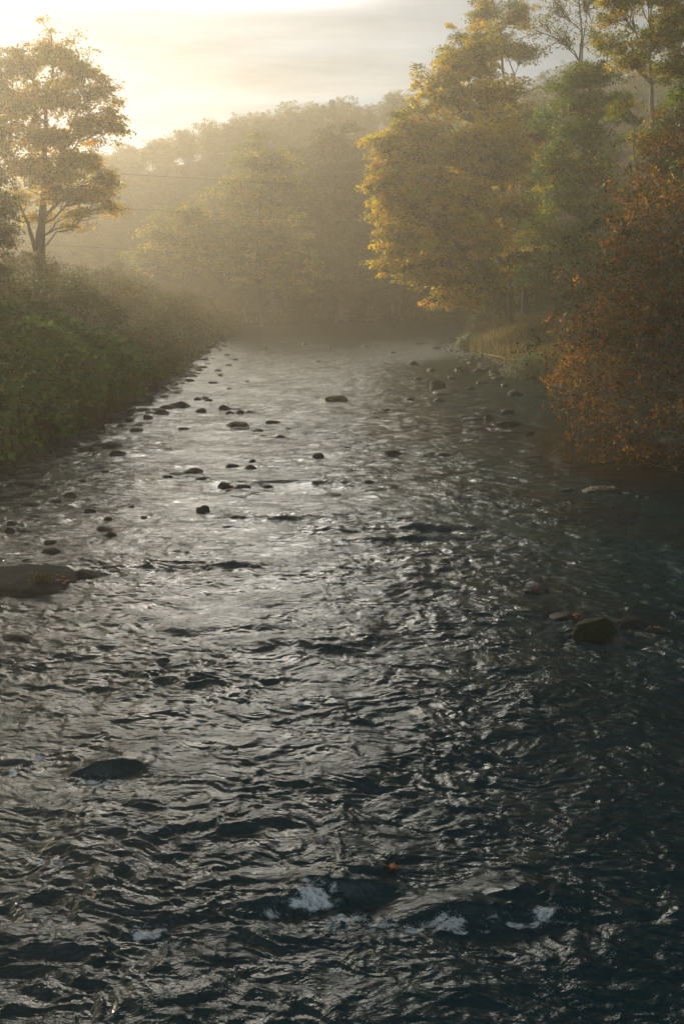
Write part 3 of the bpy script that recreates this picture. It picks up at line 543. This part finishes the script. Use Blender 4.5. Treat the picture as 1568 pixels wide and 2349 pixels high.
for i, (x, y, rr, h, lab) in enumerate([(22,104,4,6,'brown bush behind the maple trunk'),(17,108,3.6,5,'brown bush at the back of the meadow left of the maple trunk'),(27,95,4.5,7,'dark bush right of the maple trunk'),(21,82,3.6,4.6,'dark green bush on the right side of the meadow'),(19,70,3.6,4.8,'dark bush behind the low pale green shrub'),(25,76,4,7,'tall dark bush under the dark green maple'),(17.5,56,3.4,5,'dark bush behind the orange branches'),(16,46,3,4.4,'shaded bush behind the lower orange branches'),(15,36,2.8,4.2,'shaded bush at the right edge above black water'),(15.5,28,2.8,4,'shaded bush beyond the right edge of the river'),(23,48,4,7,'tall shaded bush far right')]):
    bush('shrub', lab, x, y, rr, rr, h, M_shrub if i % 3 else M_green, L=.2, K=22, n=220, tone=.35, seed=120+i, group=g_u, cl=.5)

# ------------------------------------------------------------------ overhanging orange beech: recursive limbs
def beech(bx, by, seed, label, dirs, tbase, stems=True, mult=(8, 7, 6), leafy=1.):
    r = np.random.default_rng(seed); base = np.array((bx, by, g1(bx, by)-.1)); root = empty('beech_tree', base); tag(root, label, 'tree', g_rt)
    tb = Tubes(); lc = []; lt = []
    def grow(p, d, L, rad, lev, tone):
        k = 7; pts = [p]; dd = d.copy(); droop = (-.03, -.045, -.06, -.05)[lev]
        for i in range(k):
            dd = unit(dd+r.normal(0, (.06, .12, .18, .22)[lev], 3)+np.array((0, 0, droop*(.4+i/k*1.4)))); nxt = pts[-1]+dd*L/k
            if nxt[2] < .25: nxt[2] = .25+r.random()*.1; dd[2] = abs(dd[2])*.2
            pts.append(nxt)
        pts = np.array(pts); rads = np.linspace(rad, rad*.35, k+1); segs[lev].append((pts, rads))
        if lev >= 2:
            m = 4 if lev == 2 else 8
            for i in range(m):
                if r.random() < leafy*(.6 if tone > .42 else .42): lc.append(pts[r.integers(2, k+1)]+r.normal(0, .07, 3)); lt.append(tone+r.normal(0, .16))
        if lev < 3:
            for i in range(mult[lev]):
                j = r.integers(1 if lev else 2, k+1); a = pts[min(j, k)]-pts[max(j-1, 0)]; ax = unit(a)
                side = unit(r.normal(0, 1, 3)-ax*.2); nd = unit(ax*.8+side*.7+np.array((-.05, 0, .02)))
                grow(pts[j], nd, L*r.uniform(.38, .62), rads[j]*.58, lev+1, tone+r.normal(0, .12))
    segs = [[], [], [], []]
    for i, (dx, dy, dz, L, t) in enumerate(dirs):
        z = .6+r.random()*2.2+(1.4 if dz < .3 and stems else 0); d = unit(np.array((dx, dy, dz))+np.array((0, 0, .22)))
        grow(base+np.array((r.uniform(-.3, .5), r.uniform(-.6, .6), z)), d, L*(.9 if dz < .3 else .8), .085+.03*r.random(), 0, tbase+t)
    if stems:
     st = curve_pts(base, base+np.array((1.2, .5, 9)), 8, 0, .02, r); tb.add(st, np.linspace(.2, .05, 8), 7)
     st = curve_pts(base, base+np.array((-.8, 1, 8)), 8, 0, .03, r); tb.add(st, np.linspace(.16, .04, 8), 7)
    for lev, sd in ((0, 6), (1, 4), (2, 3), (3, 3)):
        tb.add(np.array([s[0] for s in segs[lev]]), np.maximum(np.array([s[1] for s in segs[lev]]), (.01, .009, .008, .005)[lev]), sd)
    V, Q = tb.arrays(); link('trunk', mesh('trunk', V-base, Q, M_twig, smooth=True), root)
    c = np.array(lc); t = np.array(lt); c = np.repeat(c, 2, 0)+r.normal(0, .05, (len(c)*2, 3)); t = np.repeat(t, 2)
    V, Q = leaves(c, r.normal(0, .8, c.shape)+np.array((0, 0, .6)), .12*r.uniform(.7, 1.3, len(c)), .085*r.uniform(.7, 1.3, len(c)), r)
    link('crown', mesh('crown', V-base, Q, M_orange, {'tone': ('FACE', np.clip(t+r.normal(0, .1, len(t)), 0, 1))}), root)
    print('beech', len(c), [len(s) for s in segs])
beech(14.4, 35.0, 77, 'dark tangled beech with scattered orange leaves and long grey limbs over the black water', [(-.95,.1,.05,5.8,0),(-.85,-.15,-.12,5.4,.1),(-.9,.35,.2,6.0,.1),(-.7,-.1,.45,6.6,.0),(-.5,.3,.7,7.5,-.05),(-.75,.5,.35,6.5,.1),(-.3,-.2,.9,8.0,-.05),(-.1,.3,1,9.0,-.05),(.3,0,1,8,-.1),(-.6,-.5,.2,5.0,-.1),(-.5,0,.25,5,.0),(-.25,.5,.6,7.5,0.05),(.2,-.5,.6,7,-.15),(-.55,.1,.9,8.6,0.05)], .38, leafy=.72)
beech(14.9, 44.0, 78, 'low beech limbs with bright orange leaves and silvery twigs over the right gravel', [(-.95,.05,-.12,5.2,.1),(-.9,-.3,-.15,4.8,.1),(-.85,-.5,-.1,4.6,.0),(-.6,-.8,-.1,4.6,.05),(-.95,.2,-.05,5.,.15),(-.8,-.2,.0,5.,.05),(-.4,-.9,.0,4.5,-.05),(-.7,-.6,.05,4.6,.0),(-.9,-.1,-.2,4.6,.15),(-.2,-.9,.1,4.5,-.1)], .56, False, (6, 5, 4), .75)
beech(13.5, 33.5, 79, 'lowest grey limbs with thin orange leaves hanging down to the black pool', [(-.95,.05,-.12,5.0,.1),(-.9,-.3,-.15,4.8,.1),(-.85,-.5,-.1,4.6,.0),(-.6,-.8,-.1,4.6,.05),(-.95,.2,-.05,5.,.15),(-.8,-.2,.0,5.,.05),(-.4,-.9,.0,4.5,-.05),(-.7,-.6,.05,4.6,.0),(-.9,-.1,-.2,4.6,.15),(-.2,-.9,.1,4.5,-.1)], .62, False, (7, 5, 4), .30)

# ------------------------------------------------------------------ grass
def grass(name, pts, hmin, hmax, w, label, seed, per=6, tone=.5):
    r = np.random.default_rng(seed); b = np.repeat(pts, per, 0)+r.normal(0, .16, (len(pts)*per, 2)); n = len(b); z = gz(b[:, 0], b[:, 1]); keep = z > .02; b = b[keep]; z = z[keep]; n = len(b)
    h = r.uniform(hmin, hmax, n); a = r.random(n)*6.28; lean = r.uniform(.05, 1.0, n)*h; dx = np.cos(a); dy = np.sin(a); px = -dy*w; py = dx*w
    p0 = np.stack([b[:, 0]-px, b[:, 1]-py, z-.03], 1); p1 = np.stack([b[:, 0]+px, b[:, 1]+py, z-.03], 1)
    m = np.stack([b[:, 0]+dx*lean*.35, b[:, 1]+dy*lean*.35, z+h*.6], 1); m0 = m-np.stack([px, py, px*0], 1)*.8; m1 = m+np.stack([px, py, px*0], 1)*.8
    t = np.stack([b[:, 0]+dx*lean, b[:, 1]+dy*lean, z+h*(1-.35*lean/h)], 1); t1 = t+np.stack([px, py, px*0], 1)*.15
    V = np.stack([p0, p1, m1, m0, t, t1], 1).reshape(-1, 3); i = np.arange(n)[:, None]*6
    Q = np.concatenate([i+np.array([[0, 1, 2, 3]]), i+np.array([[3, 2, 5, 4]])]); tn = np.clip(tone+r.normal(0, .2, n), 0, 1)
    tag(link(name, mesh(name, V, Q, M_grass, {'tone': ('FACE', np.concatenate([tn, tn]))})), label, 'grass', kind='stuff')
grass('bank_grass', scatter(4200, -17, -8, 26, 75, .7, 3.2, 21), .35, 1.1, .010, 'brownish grass and weeds hanging over the left shore', 1, 9, .35)
grass('meadow_grass', scatter(5200, 9, 24, 60, 112, .35, 9, 22), .5, 1.4, .014, 'tall tawny grass on the right bank meadow', 2, 9, .62)
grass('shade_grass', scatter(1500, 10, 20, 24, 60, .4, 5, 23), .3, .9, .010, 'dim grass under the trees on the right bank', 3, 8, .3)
grass('far_grass', scatter(2600, -30, 40, 75, 160, .3, 8, 24), .4, 1.2, .03, 'misty grass on the distant banks', 4, 7, .45)
# tuft on the huge slab
def surf_z(o, x, y):
    me = o.data; V = np.empty(len(me.vertices)*3, np.float32); me.vertices.foreach_get('co', V); V = V.reshape(-1, 3)+np.array(o.location); d = np.hypot(V[:, 0]-x, V[:, 1]-y); k = np.argsort(d)[:12]; return float(V[k, 2].max())
def tuft(o, fx, fy, n, h, label, seed):
    r = np.random.default_rng(seed); c = np.array(o.location); bb = np.array(o.bound_box); x = c[0]+fx*bb[:, 0].max(); y = c[1]+fy*bb[:, 1].max(); z = surf_z(o, x, y)-.03
    b = np.stack([r.normal(0, .10, n), r.normal(0, .05, n)], 1); a = r.random(n)*6.28; hh = r.uniform(.4, 1, n)*h; ln = r.uniform(.2, .9, n)*hh; dx, dy = np.cos(a), np.sin(a)*.8-.4; w = .0035
    p0 = np.stack([b[:, 0]-w, b[:, 1], 0*a], 1); p1 = p0+np.array((2*w, 0, 0)); m0 = np.stack([b[:, 0]+dx*ln*.4-w, b[:, 1]+dy*ln*.4, hh*.8], 1); m1 = m0+np.array((2*w, 0, 0)); t0 = np.stack([b[:, 0]+dx*ln, b[:, 1]+dy*ln, hh*.55], 1); t1 = t0+np.array((w*.5, 0, 0))
    V = np.stack([p0, p1, m1, m0, t0, t1], 1).reshape(-1, 3); i = np.arange(n)[:, None]*6; Q = np.concatenate([i+np.array([[0, 1, 2, 3]]), i+np.array([[3, 2, 5, 4]])]); tn = np.clip(.62+r.normal(0, .2, n), 0, 1)
    tag(link('grass_tuft', mesh('grass_tuft', V, Q, M_grass, {'tone': ('FACE', np.r_[tn, tn])}), None, (x, y, z)), label, 'grass tuft')
tuft(rk_left, .35, -.45, 170, .30, 'drooping tuft of yellow green grass on the front of the huge slab', 5)
# fallen leaves
def leaf_mesh():
    th = np.linspace(0, 2*np.pi, 11)[:-1]; rr = np.where(np.arange(10) % 2 == 0, 1., .55); rr[5] = .3
    V = np.stack([np.cos(th)*rr, np.sin(th)*rr, .18*np.cos(th*2)], 1); V = np.vstack([[0, 0, -.06], V]); T = np.array([(0, 1+i, 1+(i+1) % 10) for i in range(10)])
    V = np.vstack([V, V-np.array((0, 0, .03))]); T = np.vstack([T, T[:, ::-1]+11]); return V, T
LV, LT = leaf_mesh(); mL = {}
for k, c in (('orange', (.5, .17, .03)), ('red', (.35, .07, .03)), ('tan', (.38, .24, .12))):
    m, nt, out = newmat('fallen_leaf_'+k); pb = N(nt, 'ShaderNodeBsdfPrincipled', Roughness=.5); nn = N(nt, 'ShaderNodeTexNoise', Scale=3.0); r_ = ramp(nt, nn.outputs[0], [(.3, tuple(x*.5 for x in c)), (.7, c)]); nt.links.new(r_.outputs[0], pb.inputs[0]); nt.links.new(pb.outputs[0], out.inputs[0]); mL[k] = mesh('fallen_leaf', LV, LT, m)
def drop(o, spots, col, lab, s=.05):
    bb = np.array(o.bound_box); c = np.array(o.location)
    for fx, fy in spots:
        x = c[0]+fx*bb[:, 0].max(); y = c[1]+fy*bb[:, 1].max(); q = link('fallen_leaf', mL[col], None, (x, y, surf_z(o, x, y)+.012)); sc = s*rng.uniform(.8, 1.3)
        q.scale = (sc, sc, sc); q.rotation_euler = (rng.uniform(-.4, .4), rng.uniform(-.3, .3), rng.uniform(0, 6)); tag(q, lab, 'leaf', 'fallen leaves caught on river rocks')
drop(rk_left, [(.62,-.3),(.68,-.25),(.73,-.35),(.55,.0),(.78,-.2),(.66,-.1)], 'orange', 'fallen leaf on the right half of the huge flat slab', .055)
drop(rk_leafy, [(.9,-.5),(.8,-.3),(1.,-.4)], 'orange', 'orange leaf stuck between the leafy midstream pair', .08)
drop(rk_leafy2, [(-.9,-.4),(-.7,-.5)], 'orange', 'orange leaf on the left end of the blocky midstream rock', .07)
drop(rk_r1, [(-.4,-.2),(-.1,-.1),(.3,-.3),(-.6,0),(.5,-.1)], 'tan', 'tan leaf on the flat brown boulder by the black shade', .07)
drop(rk_r2, [(-.3,-.3),(-.1,-.4),(.1,-.2)], 'red', 'red leaf on the low rock alone in the right shallows', .055)
drop(rk_r3, [(.4,-.3),(.6,-.1),(.5,-.5)], 'orange', 'orange leaf on the flat rock left of the large mossy boulder', .05)
drop(rk_r6, [(-.3,-.2),(.1,-.3)], 'orange', 'orange leaf on the boulder at the right end of the mossy group', .05)
drop(rk_f1, [(.1,-.3),(.3,0)], 'orange', 'orange leaf on the rock in the foreground rapid', .035)
drop(rk_f2, [(-.2,-.2),(0,-.3)], 'red', 'rusty leaf on the water washed rock in the lower right', .035)
drop(rk_l2, [(.6,-.2)], 'red', 'red leaf on the small stone behind the huge slab', .05)
# driftwood and twigs
def stick(name, label, pts, r0, r1, mat=M_twig, twigs=()):
    tb = Tubes(); p = np.array(pts, float); k = 10; t = np.linspace(0, len(p)-1, k); q = np.stack([np.interp(t, range(len(p)), p[:, i]) for i in range(3)], 1); q += rng.normal(0, .015, q.shape); tb.add(q, np.linspace(r0, r1, k), 6)
    for a, b in twigs: tb.add(curve_pts(np.array(a, float), np.array(b, float), 5, 0, .03), np.linspace(r1*1.2, r1*.5, 5), 4)
    V, Q = tb.arrays(); c = q.mean(0); o = link(name, mesh(name, V-c, Q, mat, smooth=True), None, tuple(c)); tag(o, label, 'branch'); return o
w = lambda u, v, z=0: G(u, v, z)
stick('dead_branch', 'pale dead branch lying over the gravel at the foot of the meadow', [w(1108,812,.5), w(1135,816,.5), w(1168,826,.35), w(1195,832,.2)], .05, .06, M_barkp, [(w(1190,832,.2), w(1172,806,.9))])
stick('dead_branch', 'dark driftwood log with a bright broken end in the black water at right', [w(1325,972,.12), w(1362,968,.12), w(1410,966,.1)], .06, .04, M_barkp)
stick('dead_branch', 'thin bent twig arching over the leafy pair of rocks', [w(455,1086,.25), w(500,1103,.35), w(548,1112,.4), w(604,1114,.2)], .012, .006, M_bark, [(w(540,1112,.35), w(538,1098,.7)), (w(566,1112,.3), w(563,1100,.6))])
# power lines
for i, (u0, v0, u1, v1, u2, v2, lab) in enumerate([(-200, 378, 265, 397, 760, 428, 'highest thin overhead wire crossing the misty valley'), (-200, 462, 250, 475, 700, 502, 'middle thin overhead wire crossing the misty valley'), (-200, 545, 100, 560, 460, 582, 'lowest overhead wire crossing the mist at the left')]):
    pa, pb_, pc_ = P(u0, v0, 88), P(u1, v1, 98), P(u2, v2, 112); pd = pc_+(pc_-pb_)*.8+np.array((0, 0, -.5)); pts = np.array([pa, pb_, pc_, pd]); t = np.linspace(0, 3, 40); q = np.stack([np.interp(t, range(4), pts[:, k]) for k in range(3)], 1)
    for _ in range(60): q[1:-1] = (q[:-2]+q[2:])/4+q[1:-1]/2
    tb = Tubes(); tb.add(q, np.full(40, .019), 5); V, Q = tb.arrays(); o = link('power_line', mesh('power_line', V-q[0], Q, mW, smooth=True), None, tuple(q[0])); tag(o, lab, 'wire', 'overhead wires across the river')

# ------------------------------------------------------------------ hillside wood
def hill_proto(seed, tone, conifer=False):
    r = np.random.default_rng(seed); hgt = 10.; n = 120
    if conifer:
        z = r.random(n)**.8; rad = (1-z)*2.6*(.6+.4*r.random(n)); th = r.random(n)*6.28; cc = np.stack([np.cos(th)*rad, np.sin(th)*rad, 1.5+z*9.5], 1); out = unit(np.stack([np.cos(th), np.sin(th), .3+0*th], 1))
    else:
        d = unit(r.normal(0, 1, (n, 3))); d[:, 2] = np.where(d[:, 2] < -.5, -d[:, 2], d[:, 2]); rr = r.random(n)**.35; cc = np.array((0, 0, 5.6))+d*np.array((3.5, 3.5, 4.7))*(rr*(1+.2*r.normal(0, 1, n)))[:, None]; out = d
    tb = Tubes(); tb.add(curve_pts(np.array((0, 0, -1.)), np.array((.3, .2, 9.)), 6, 0, .02, r), np.linspace(.2, .05, 6), 5)
    t3 = np.linspace(0, 1, 3)[None, :, None]; s0 = np.stack([0*cc[:, 0], 0*cc[:, 0], cc[:, 2]*.75], 1); tb.add(s0[:, None]*(1-t3)+cc[:, None]*t3, np.tile([[.05, .03, .015]], (n, 1)), 3)
    Vb, Qb = tb.arrays(); V, Q, t = clump_leaves(cc, out, 24, .55*r.uniform(.6, 1.3, n), .5, .36, .8, np.clip(tone+r.normal(0, .14, n), 0, 1), r)
    VV = np.vstack([Vb, V]); QQ = np.vstack([Qb, Q+len(Vb)]); return mesh('hill_tree', VV, QQ, [M_bark, M_hill], {'tone': ('FACE', np.r_[np.zeros(len(Qb)), t])}, matidx=np.r_[np.zeros(len(Qb)), np.ones(len(Q))])
protos = [hill_proto(201, .3), hill_proto(202, .5), hill_proto(203, .7), hill_proto(204, .42), hill_proto(205, .9), hill_proto(206, .1, True), hill_proto(207, .55)]
r = np.random.default_rng(9); cand = []
for rad_ in np.arange(149, 200, 4.0):
    azs = np.arange(-26, 27, math.degrees(4.0/rad_))
    for a in azs:
        aa = R(a+r.normal(0, .5)); q = rad_+r.normal(0, 1.6); cand.append((q*math.sin(aa), q*math.cos(aa), q))
cand = np.array(cand); cand = cand[river_d(cand[:, 0], cand[:, 1]) > 4]
uu = CU+cand[:, 0]/cand[:, 1]*F
# the ones that can be seen: in the gap between the left oak and the golden maple, on the skyline behind, and in the gap at upper right
k = ((uu > 190) & (uu < 960)) | ((uu > 1180) & (uu < 1480) & (cand[:, 2] > 168)) | ((uu > -60) & (uu <= 190) & (cand[:, 2] > 175))
front = cand[k]; print('hill cands', len(cand), len(front))
pr = r.random(len(front))+(front[:, 2] > 181)*1.0+((uu[k] > 230) & (uu[k] < 900))*.4; order = np.argsort(-pr)[:298]; front = front[order]
zz = gz(front[:, 0], front[:, 1])
for i, (x, y, q) in enumerate(front):
    o = link('hill_tree', protos[int(r.choice(7, p=[.2,.2,.14,.2,.07,.04,.15]))], None, (x, y, zz[i]-.4)); s = r.uniform(.52, .74); o.scale = (s*r.uniform(.9, 1.2), s, s*r.uniform(.9, 1.08)); o.rotation_euler = (0, 0, r.random()*6.28)
    tag(o, 'hazy autumn tree of the wood covering the hillside beyond the bend', 'tree', 'trees covering the misty hillside')
rest = np.array([c for c in cand if not ((front[:, 0] == c[0]) & (front[:, 1] == c[1])).any()])
me0 = protos[1]; Vp = np.empty(len(me0.vertices)*3, np.float32); me0.vertices.foreach_get('co', Vp); Vp = Vp.reshape(-1, 3); Qp = np.empty(len(me0.loops), np.int32); me0.loops.foreach_get('vertex_index', Qp); Qp = Qp.reshape(-1, 4)
# leaf mass only, thinned
lf = np.empty(len(me0.polygons), np.int32); me0.polygons.foreach_get('material_index', lf); ql = Qp[lf == 1][::2]; vids = ql.ravel(); Vl = Vp[vids]*np.array((1.15, 1.15, 1.0)); Ql = np.arange(len(Vl)).reshape(-1, 4)
VV = []; QQ = []; TT = []
zr = gz(rest[:, 0], rest[:, 1])
for i, (x, y, q) in enumerate(rest):
    a = r.random()*6.28; ca, sa = math.cos(a), math.sin(a); s = r.uniform(.5, .8); VV.append(np.stack([(Vl[:, 0]*ca-Vl[:, 1]*sa)*s+x, (Vl[:, 0]*sa+Vl[:, 1]*ca)*s+y, Vl[:, 2]*s+zr[i]-.4], 1)); QQ.append(Ql+i*len(Vl)); TT.append(np.clip(r.normal(.42, .2)+r.normal(0, .1, len(Ql)), 0, 1))
if len(rest): tag(link('woodland', mesh('woodland', np.concatenate(VV), np.concatenate(QQ), M_hill, {'tone': ('FACE', np.concatenate(TT))})), 'rest of the far off wood merging into the mist on the hill', 'woodland', kind='stuff')

# ------------------------------------------------------------------ air
SIG = 0.0017
bpy.ops.mesh.primitive_cube_add(size=1); hz = bpy.context.object; hz.name = 'haze'
bpy.context.view_layer.update(); zt = max((o.matrix_world @ Vector(b)).z for o in bpy.data.objects if o.type == 'MESH' and o != hz for b in o.bound_box)+.5; print('top', zt); hz.location = (0, 105, (zt-4)/2); hz.scale = (530, 344, zt+4)
m, nt, out = newmat('haze_air'); pv = N(nt, 'ShaderNodeVolumePrincipled'); pv.inputs['Color'].default_value = (.96, .87, .69, 1); pv.inputs['Density'].default_value = SIG; pv.inputs['Anisotropy'].default_value = .69
nt.links.new(pv.outputs[0], out.inputs['Volume']); hz.data.materials.append(m); tag(hz, kind='stuff'); hz['label'] = 'warm morning mist filling the whole valley'; hz['category'] = 'haze'

# ------------------------------------------------------------------ sky and sun
EL, AZ = R(16), R(-38)                       # azimuth from +Y, towards the left
sd = Vector((math.sin(AZ)*math.cos(EL), math.cos(AZ)*math.cos(EL), math.sin(EL)))
wd = bpy.data.worlds.new('World'); SC.world = wd; wd.use_nodes = True; nt = wd.node_tree; nt.nodes.clear(); l = nt.links.new
out = nt.nodes.new('ShaderNodeOutputWorld'); bg = nt.nodes.new('ShaderNodeBackground'); bg.inputs[1].default_value = .1; l(bg.outputs[0], out.inputs[0])
sky = N(nt, 'ShaderNodeTexSky', sky_type='NISHITA'); sky.sun_disc = False; sky.sun_elevation = EL; sky.sun_rotation = AZ; sky.dust_density = .6
tc = N(nt, 'ShaderNodeTexCoord'); nrm = N(nt, 'ShaderNodeVectorMath', operation='NORMALIZE'); l(tc.outputs['Generated'], nrm.inputs[0])
sx = N(nt, 'ShaderNodeSeparateXYZ'); l(nrm.outputs[0], sx.inputs[0])
zc = N(nt, 'ShaderNodeMath', operation='MAXIMUM'); l(sx.outputs[2], zc.inputs[0]); zc.inputs[1].default_value = .0
za = N(nt, 'ShaderNodeMath', operation='ADD'); l(zc.outputs[0], za.inputs[0]); za.inputs[1].default_value = .07
dx = N(nt, 'ShaderNodeMath', operation='DIVIDE'); l(sx.outputs[0], dx.inputs[0]); l(za.outputs[0], dx.inputs[1])
dy = N(nt, 'ShaderNodeMath', operation='DIVIDE'); l(sx.outputs[1], dy.inputs[0]); l(za.outputs[0], dy.inputs[1])
cb = N(nt, 'ShaderNodeCombineXYZ'); xs_ = N(nt, 'ShaderNodeMath', operation='MULTIPLY'); l(dx.outputs[0], xs_.inputs[0]); xs_.inputs[1].default_value = .5; l(xs_.outputs[0], cb.inputs[0]); l(dy.outputs[0], cb.inputs[1])
n1 = N(nt, 'ShaderNodeTexNoise', Scale=.95, Detail=7.0, Roughness=.58, Distortion=.25); l(cb.outputs[0], n1.inputs[0])
cr = ramp(nt, n1.outputs[0], [(.40, (0, 0, 0)), (.49, (.7, .7, .7)), (.58, (1, 1, 1))])
n2 = N(nt, 'ShaderNodeTexNoise', Scale=2.2, Detail=6.0, Roughness=.6); l(cb.outputs[0], n2.inputs[0])
# cloud brightness: whiter towards the sun, greyer overhead, with an added bright fill behind
dt = N(nt, 'ShaderNodeVectorMath', operation='DOT_PRODUCT'); l(nrm.outputs[0], dt.inputs[0]); dt.inputs[1].default_value = sd
mr = N(nt, 'ShaderNodeMapRange', interpolation_type='SMOOTHSTEP'); l(dt.outputs['Value'], mr.inputs[0]); mr.inputs[1].default_value = .28; mr.inputs[2].default_value = 1.0
ef = N(nt, 'ShaderNodeMapRange', interpolation_type='SMOOTHSTEP'); l(sx.outputs[2], ef.inputs[0]); ef.inputs[1].default_value = .3; ef.inputs[2].default_value = .6; ef.inputs[3].default_value = 1.; ef.inputs[4].default_value = .12
me2 = N(nt, 'ShaderNodeMath', operation='MULTIPLY'); l(mr.outputs[0], me2.inputs[0]); l(ef.outputs[0], me2.inputs[1])
mr2 = N(nt, 'ShaderNodeMath', operation='MULTIPLY_ADD'); l(me2.outputs[0], mr2.inputs[0]); mr2.inputs[1].default_value = 3.4
bk = N(nt, 'ShaderNodeMapRange', interpolation_type='SMOOTHSTEP'); l(sx.outputs[1], bk.inputs[0]); bk.inputs[1].default_value = -.25; bk.inputs[2].default_value = -.8; bk.inputs[3].default_value = 1.1; bk.inputs[4].default_value = 6.5   # added sky brightness behind the camera, fills the maple, left bank and rocks
l(bk.outputs[0], mr2.inputs[2])
sh_ = N(nt, 'ShaderNodeMapRange'); l(n2.outputs[0], sh_.inputs[0]); sh_.inputs[1].default_value = .3; sh_.inputs[2].default_value = .7; sh_.inputs[3].default_value = .7; sh_.inputs[4].default_value = 1.2
mu = N(nt, 'ShaderNodeMath', operation='MULTIPLY'); l(mr2.outputs[0], mu.inputs[0]); l(sh_.outputs[0], mu.inputs[1])
cc = N(nt, 'ShaderNodeVectorMath', operation='SCALE'); 
pd_ = Vector((math.sin(R(-9))*math.cos(R(20.5)), math.cos(R(-9))*math.cos(R(20.5)), math.sin(R(20.5))))      # added bright sky patch above the frame, so the mid-river reflects pale
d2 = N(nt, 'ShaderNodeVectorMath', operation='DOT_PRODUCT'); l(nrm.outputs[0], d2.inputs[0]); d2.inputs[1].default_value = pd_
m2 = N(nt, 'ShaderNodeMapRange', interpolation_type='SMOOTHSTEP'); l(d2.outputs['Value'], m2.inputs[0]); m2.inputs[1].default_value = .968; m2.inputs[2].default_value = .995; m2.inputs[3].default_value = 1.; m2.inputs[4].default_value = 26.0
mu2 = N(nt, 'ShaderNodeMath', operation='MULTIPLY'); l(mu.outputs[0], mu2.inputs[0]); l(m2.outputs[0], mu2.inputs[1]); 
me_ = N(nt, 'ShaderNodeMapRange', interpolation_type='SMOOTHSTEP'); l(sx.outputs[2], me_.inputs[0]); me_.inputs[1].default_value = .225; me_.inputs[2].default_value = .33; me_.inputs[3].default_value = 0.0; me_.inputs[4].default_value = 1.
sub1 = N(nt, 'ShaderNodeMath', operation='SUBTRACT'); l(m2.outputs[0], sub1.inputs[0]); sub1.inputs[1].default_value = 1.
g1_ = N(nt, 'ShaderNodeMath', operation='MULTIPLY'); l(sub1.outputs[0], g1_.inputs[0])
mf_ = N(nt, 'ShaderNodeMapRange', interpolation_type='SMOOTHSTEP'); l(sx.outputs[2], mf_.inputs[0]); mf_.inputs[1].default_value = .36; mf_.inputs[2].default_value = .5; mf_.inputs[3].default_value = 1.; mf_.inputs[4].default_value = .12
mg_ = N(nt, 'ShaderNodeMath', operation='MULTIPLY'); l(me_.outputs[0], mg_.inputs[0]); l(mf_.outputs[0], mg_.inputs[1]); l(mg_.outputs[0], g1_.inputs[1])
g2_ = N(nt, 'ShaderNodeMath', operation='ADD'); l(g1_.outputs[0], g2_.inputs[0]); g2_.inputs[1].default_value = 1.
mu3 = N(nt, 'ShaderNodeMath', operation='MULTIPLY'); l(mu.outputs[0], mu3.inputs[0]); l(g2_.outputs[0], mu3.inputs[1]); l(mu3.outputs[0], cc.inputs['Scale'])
tA = N(nt, 'ShaderNodeMapRange'); l(dt.outputs['Value'], tA.inputs[0]); tA.inputs[1].default_value = .45; tA.inputs[2].default_value = .85
cA = N(nt, 'ShaderNodeMix', data_type='RGBA'); l(tA.outputs[0], cA.inputs[0]); cA.inputs[6].default_value = (.82, .96, 1.06, 1); cA.inputs[7].default_value = (.90, .96, 1.03, 1)
tB = N(nt, 'ShaderNodeMapRange'); l(me_.outputs[0], tB.inputs[0])
cB = N(nt, 'ShaderNodeMix', data_type='RGBA'); cB.inputs[7].default_value = (1.06, .95, .78, 1); l(cA.outputs[2], cB.inputs[6])
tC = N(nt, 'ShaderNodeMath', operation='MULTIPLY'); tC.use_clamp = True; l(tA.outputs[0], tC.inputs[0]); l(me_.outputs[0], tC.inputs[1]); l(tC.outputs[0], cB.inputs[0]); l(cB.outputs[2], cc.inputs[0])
skb = N(nt, 'ShaderNodeVectorMath', operation='SCALE'); l(sky.outputs[0], skb.inputs[0]); skb.inputs['Scale'].default_value = .12
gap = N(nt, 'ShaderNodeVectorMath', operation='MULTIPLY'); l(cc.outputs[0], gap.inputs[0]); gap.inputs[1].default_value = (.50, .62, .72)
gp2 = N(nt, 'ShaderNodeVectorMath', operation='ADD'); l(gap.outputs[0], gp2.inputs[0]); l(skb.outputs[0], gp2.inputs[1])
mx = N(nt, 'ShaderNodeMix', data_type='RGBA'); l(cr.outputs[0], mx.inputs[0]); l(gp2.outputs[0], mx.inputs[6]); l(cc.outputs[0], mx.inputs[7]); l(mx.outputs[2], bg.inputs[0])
sun = bpy.data.lights.new('sun', 'SUN'); sun.energy = 5; sun.angle = R(.5); sun.color = (1, .86, .65)
so = bpy.data.objects.new('sun', sun); COL.objects.link(so); so.rotation_euler = sd.to_track_quat('Z', 'Y').to_euler()

# ------------------------------------------------------------------ render settings
SC.view_settings.view_transform = 'Standard'; SC.view_settings.look = 'None'; SC.view_settings.gamma = 1; SC.view_settings.exposure = 0.55
cy = SC.cycles; cy.max_bounces = 8; cy.diffuse_bounces = 3; cy.glossy_bounces = 3; cy.transmission_bounces = 3; cy.volume_bounces = 2; cy.use_denoising = True
cy.sample_clamp_indirect = 4; cy.caustics_reflective = False; cy.caustics_refractive = False
print('objects', len(bpy.data.objects), 'rocks', len(ROCKS))
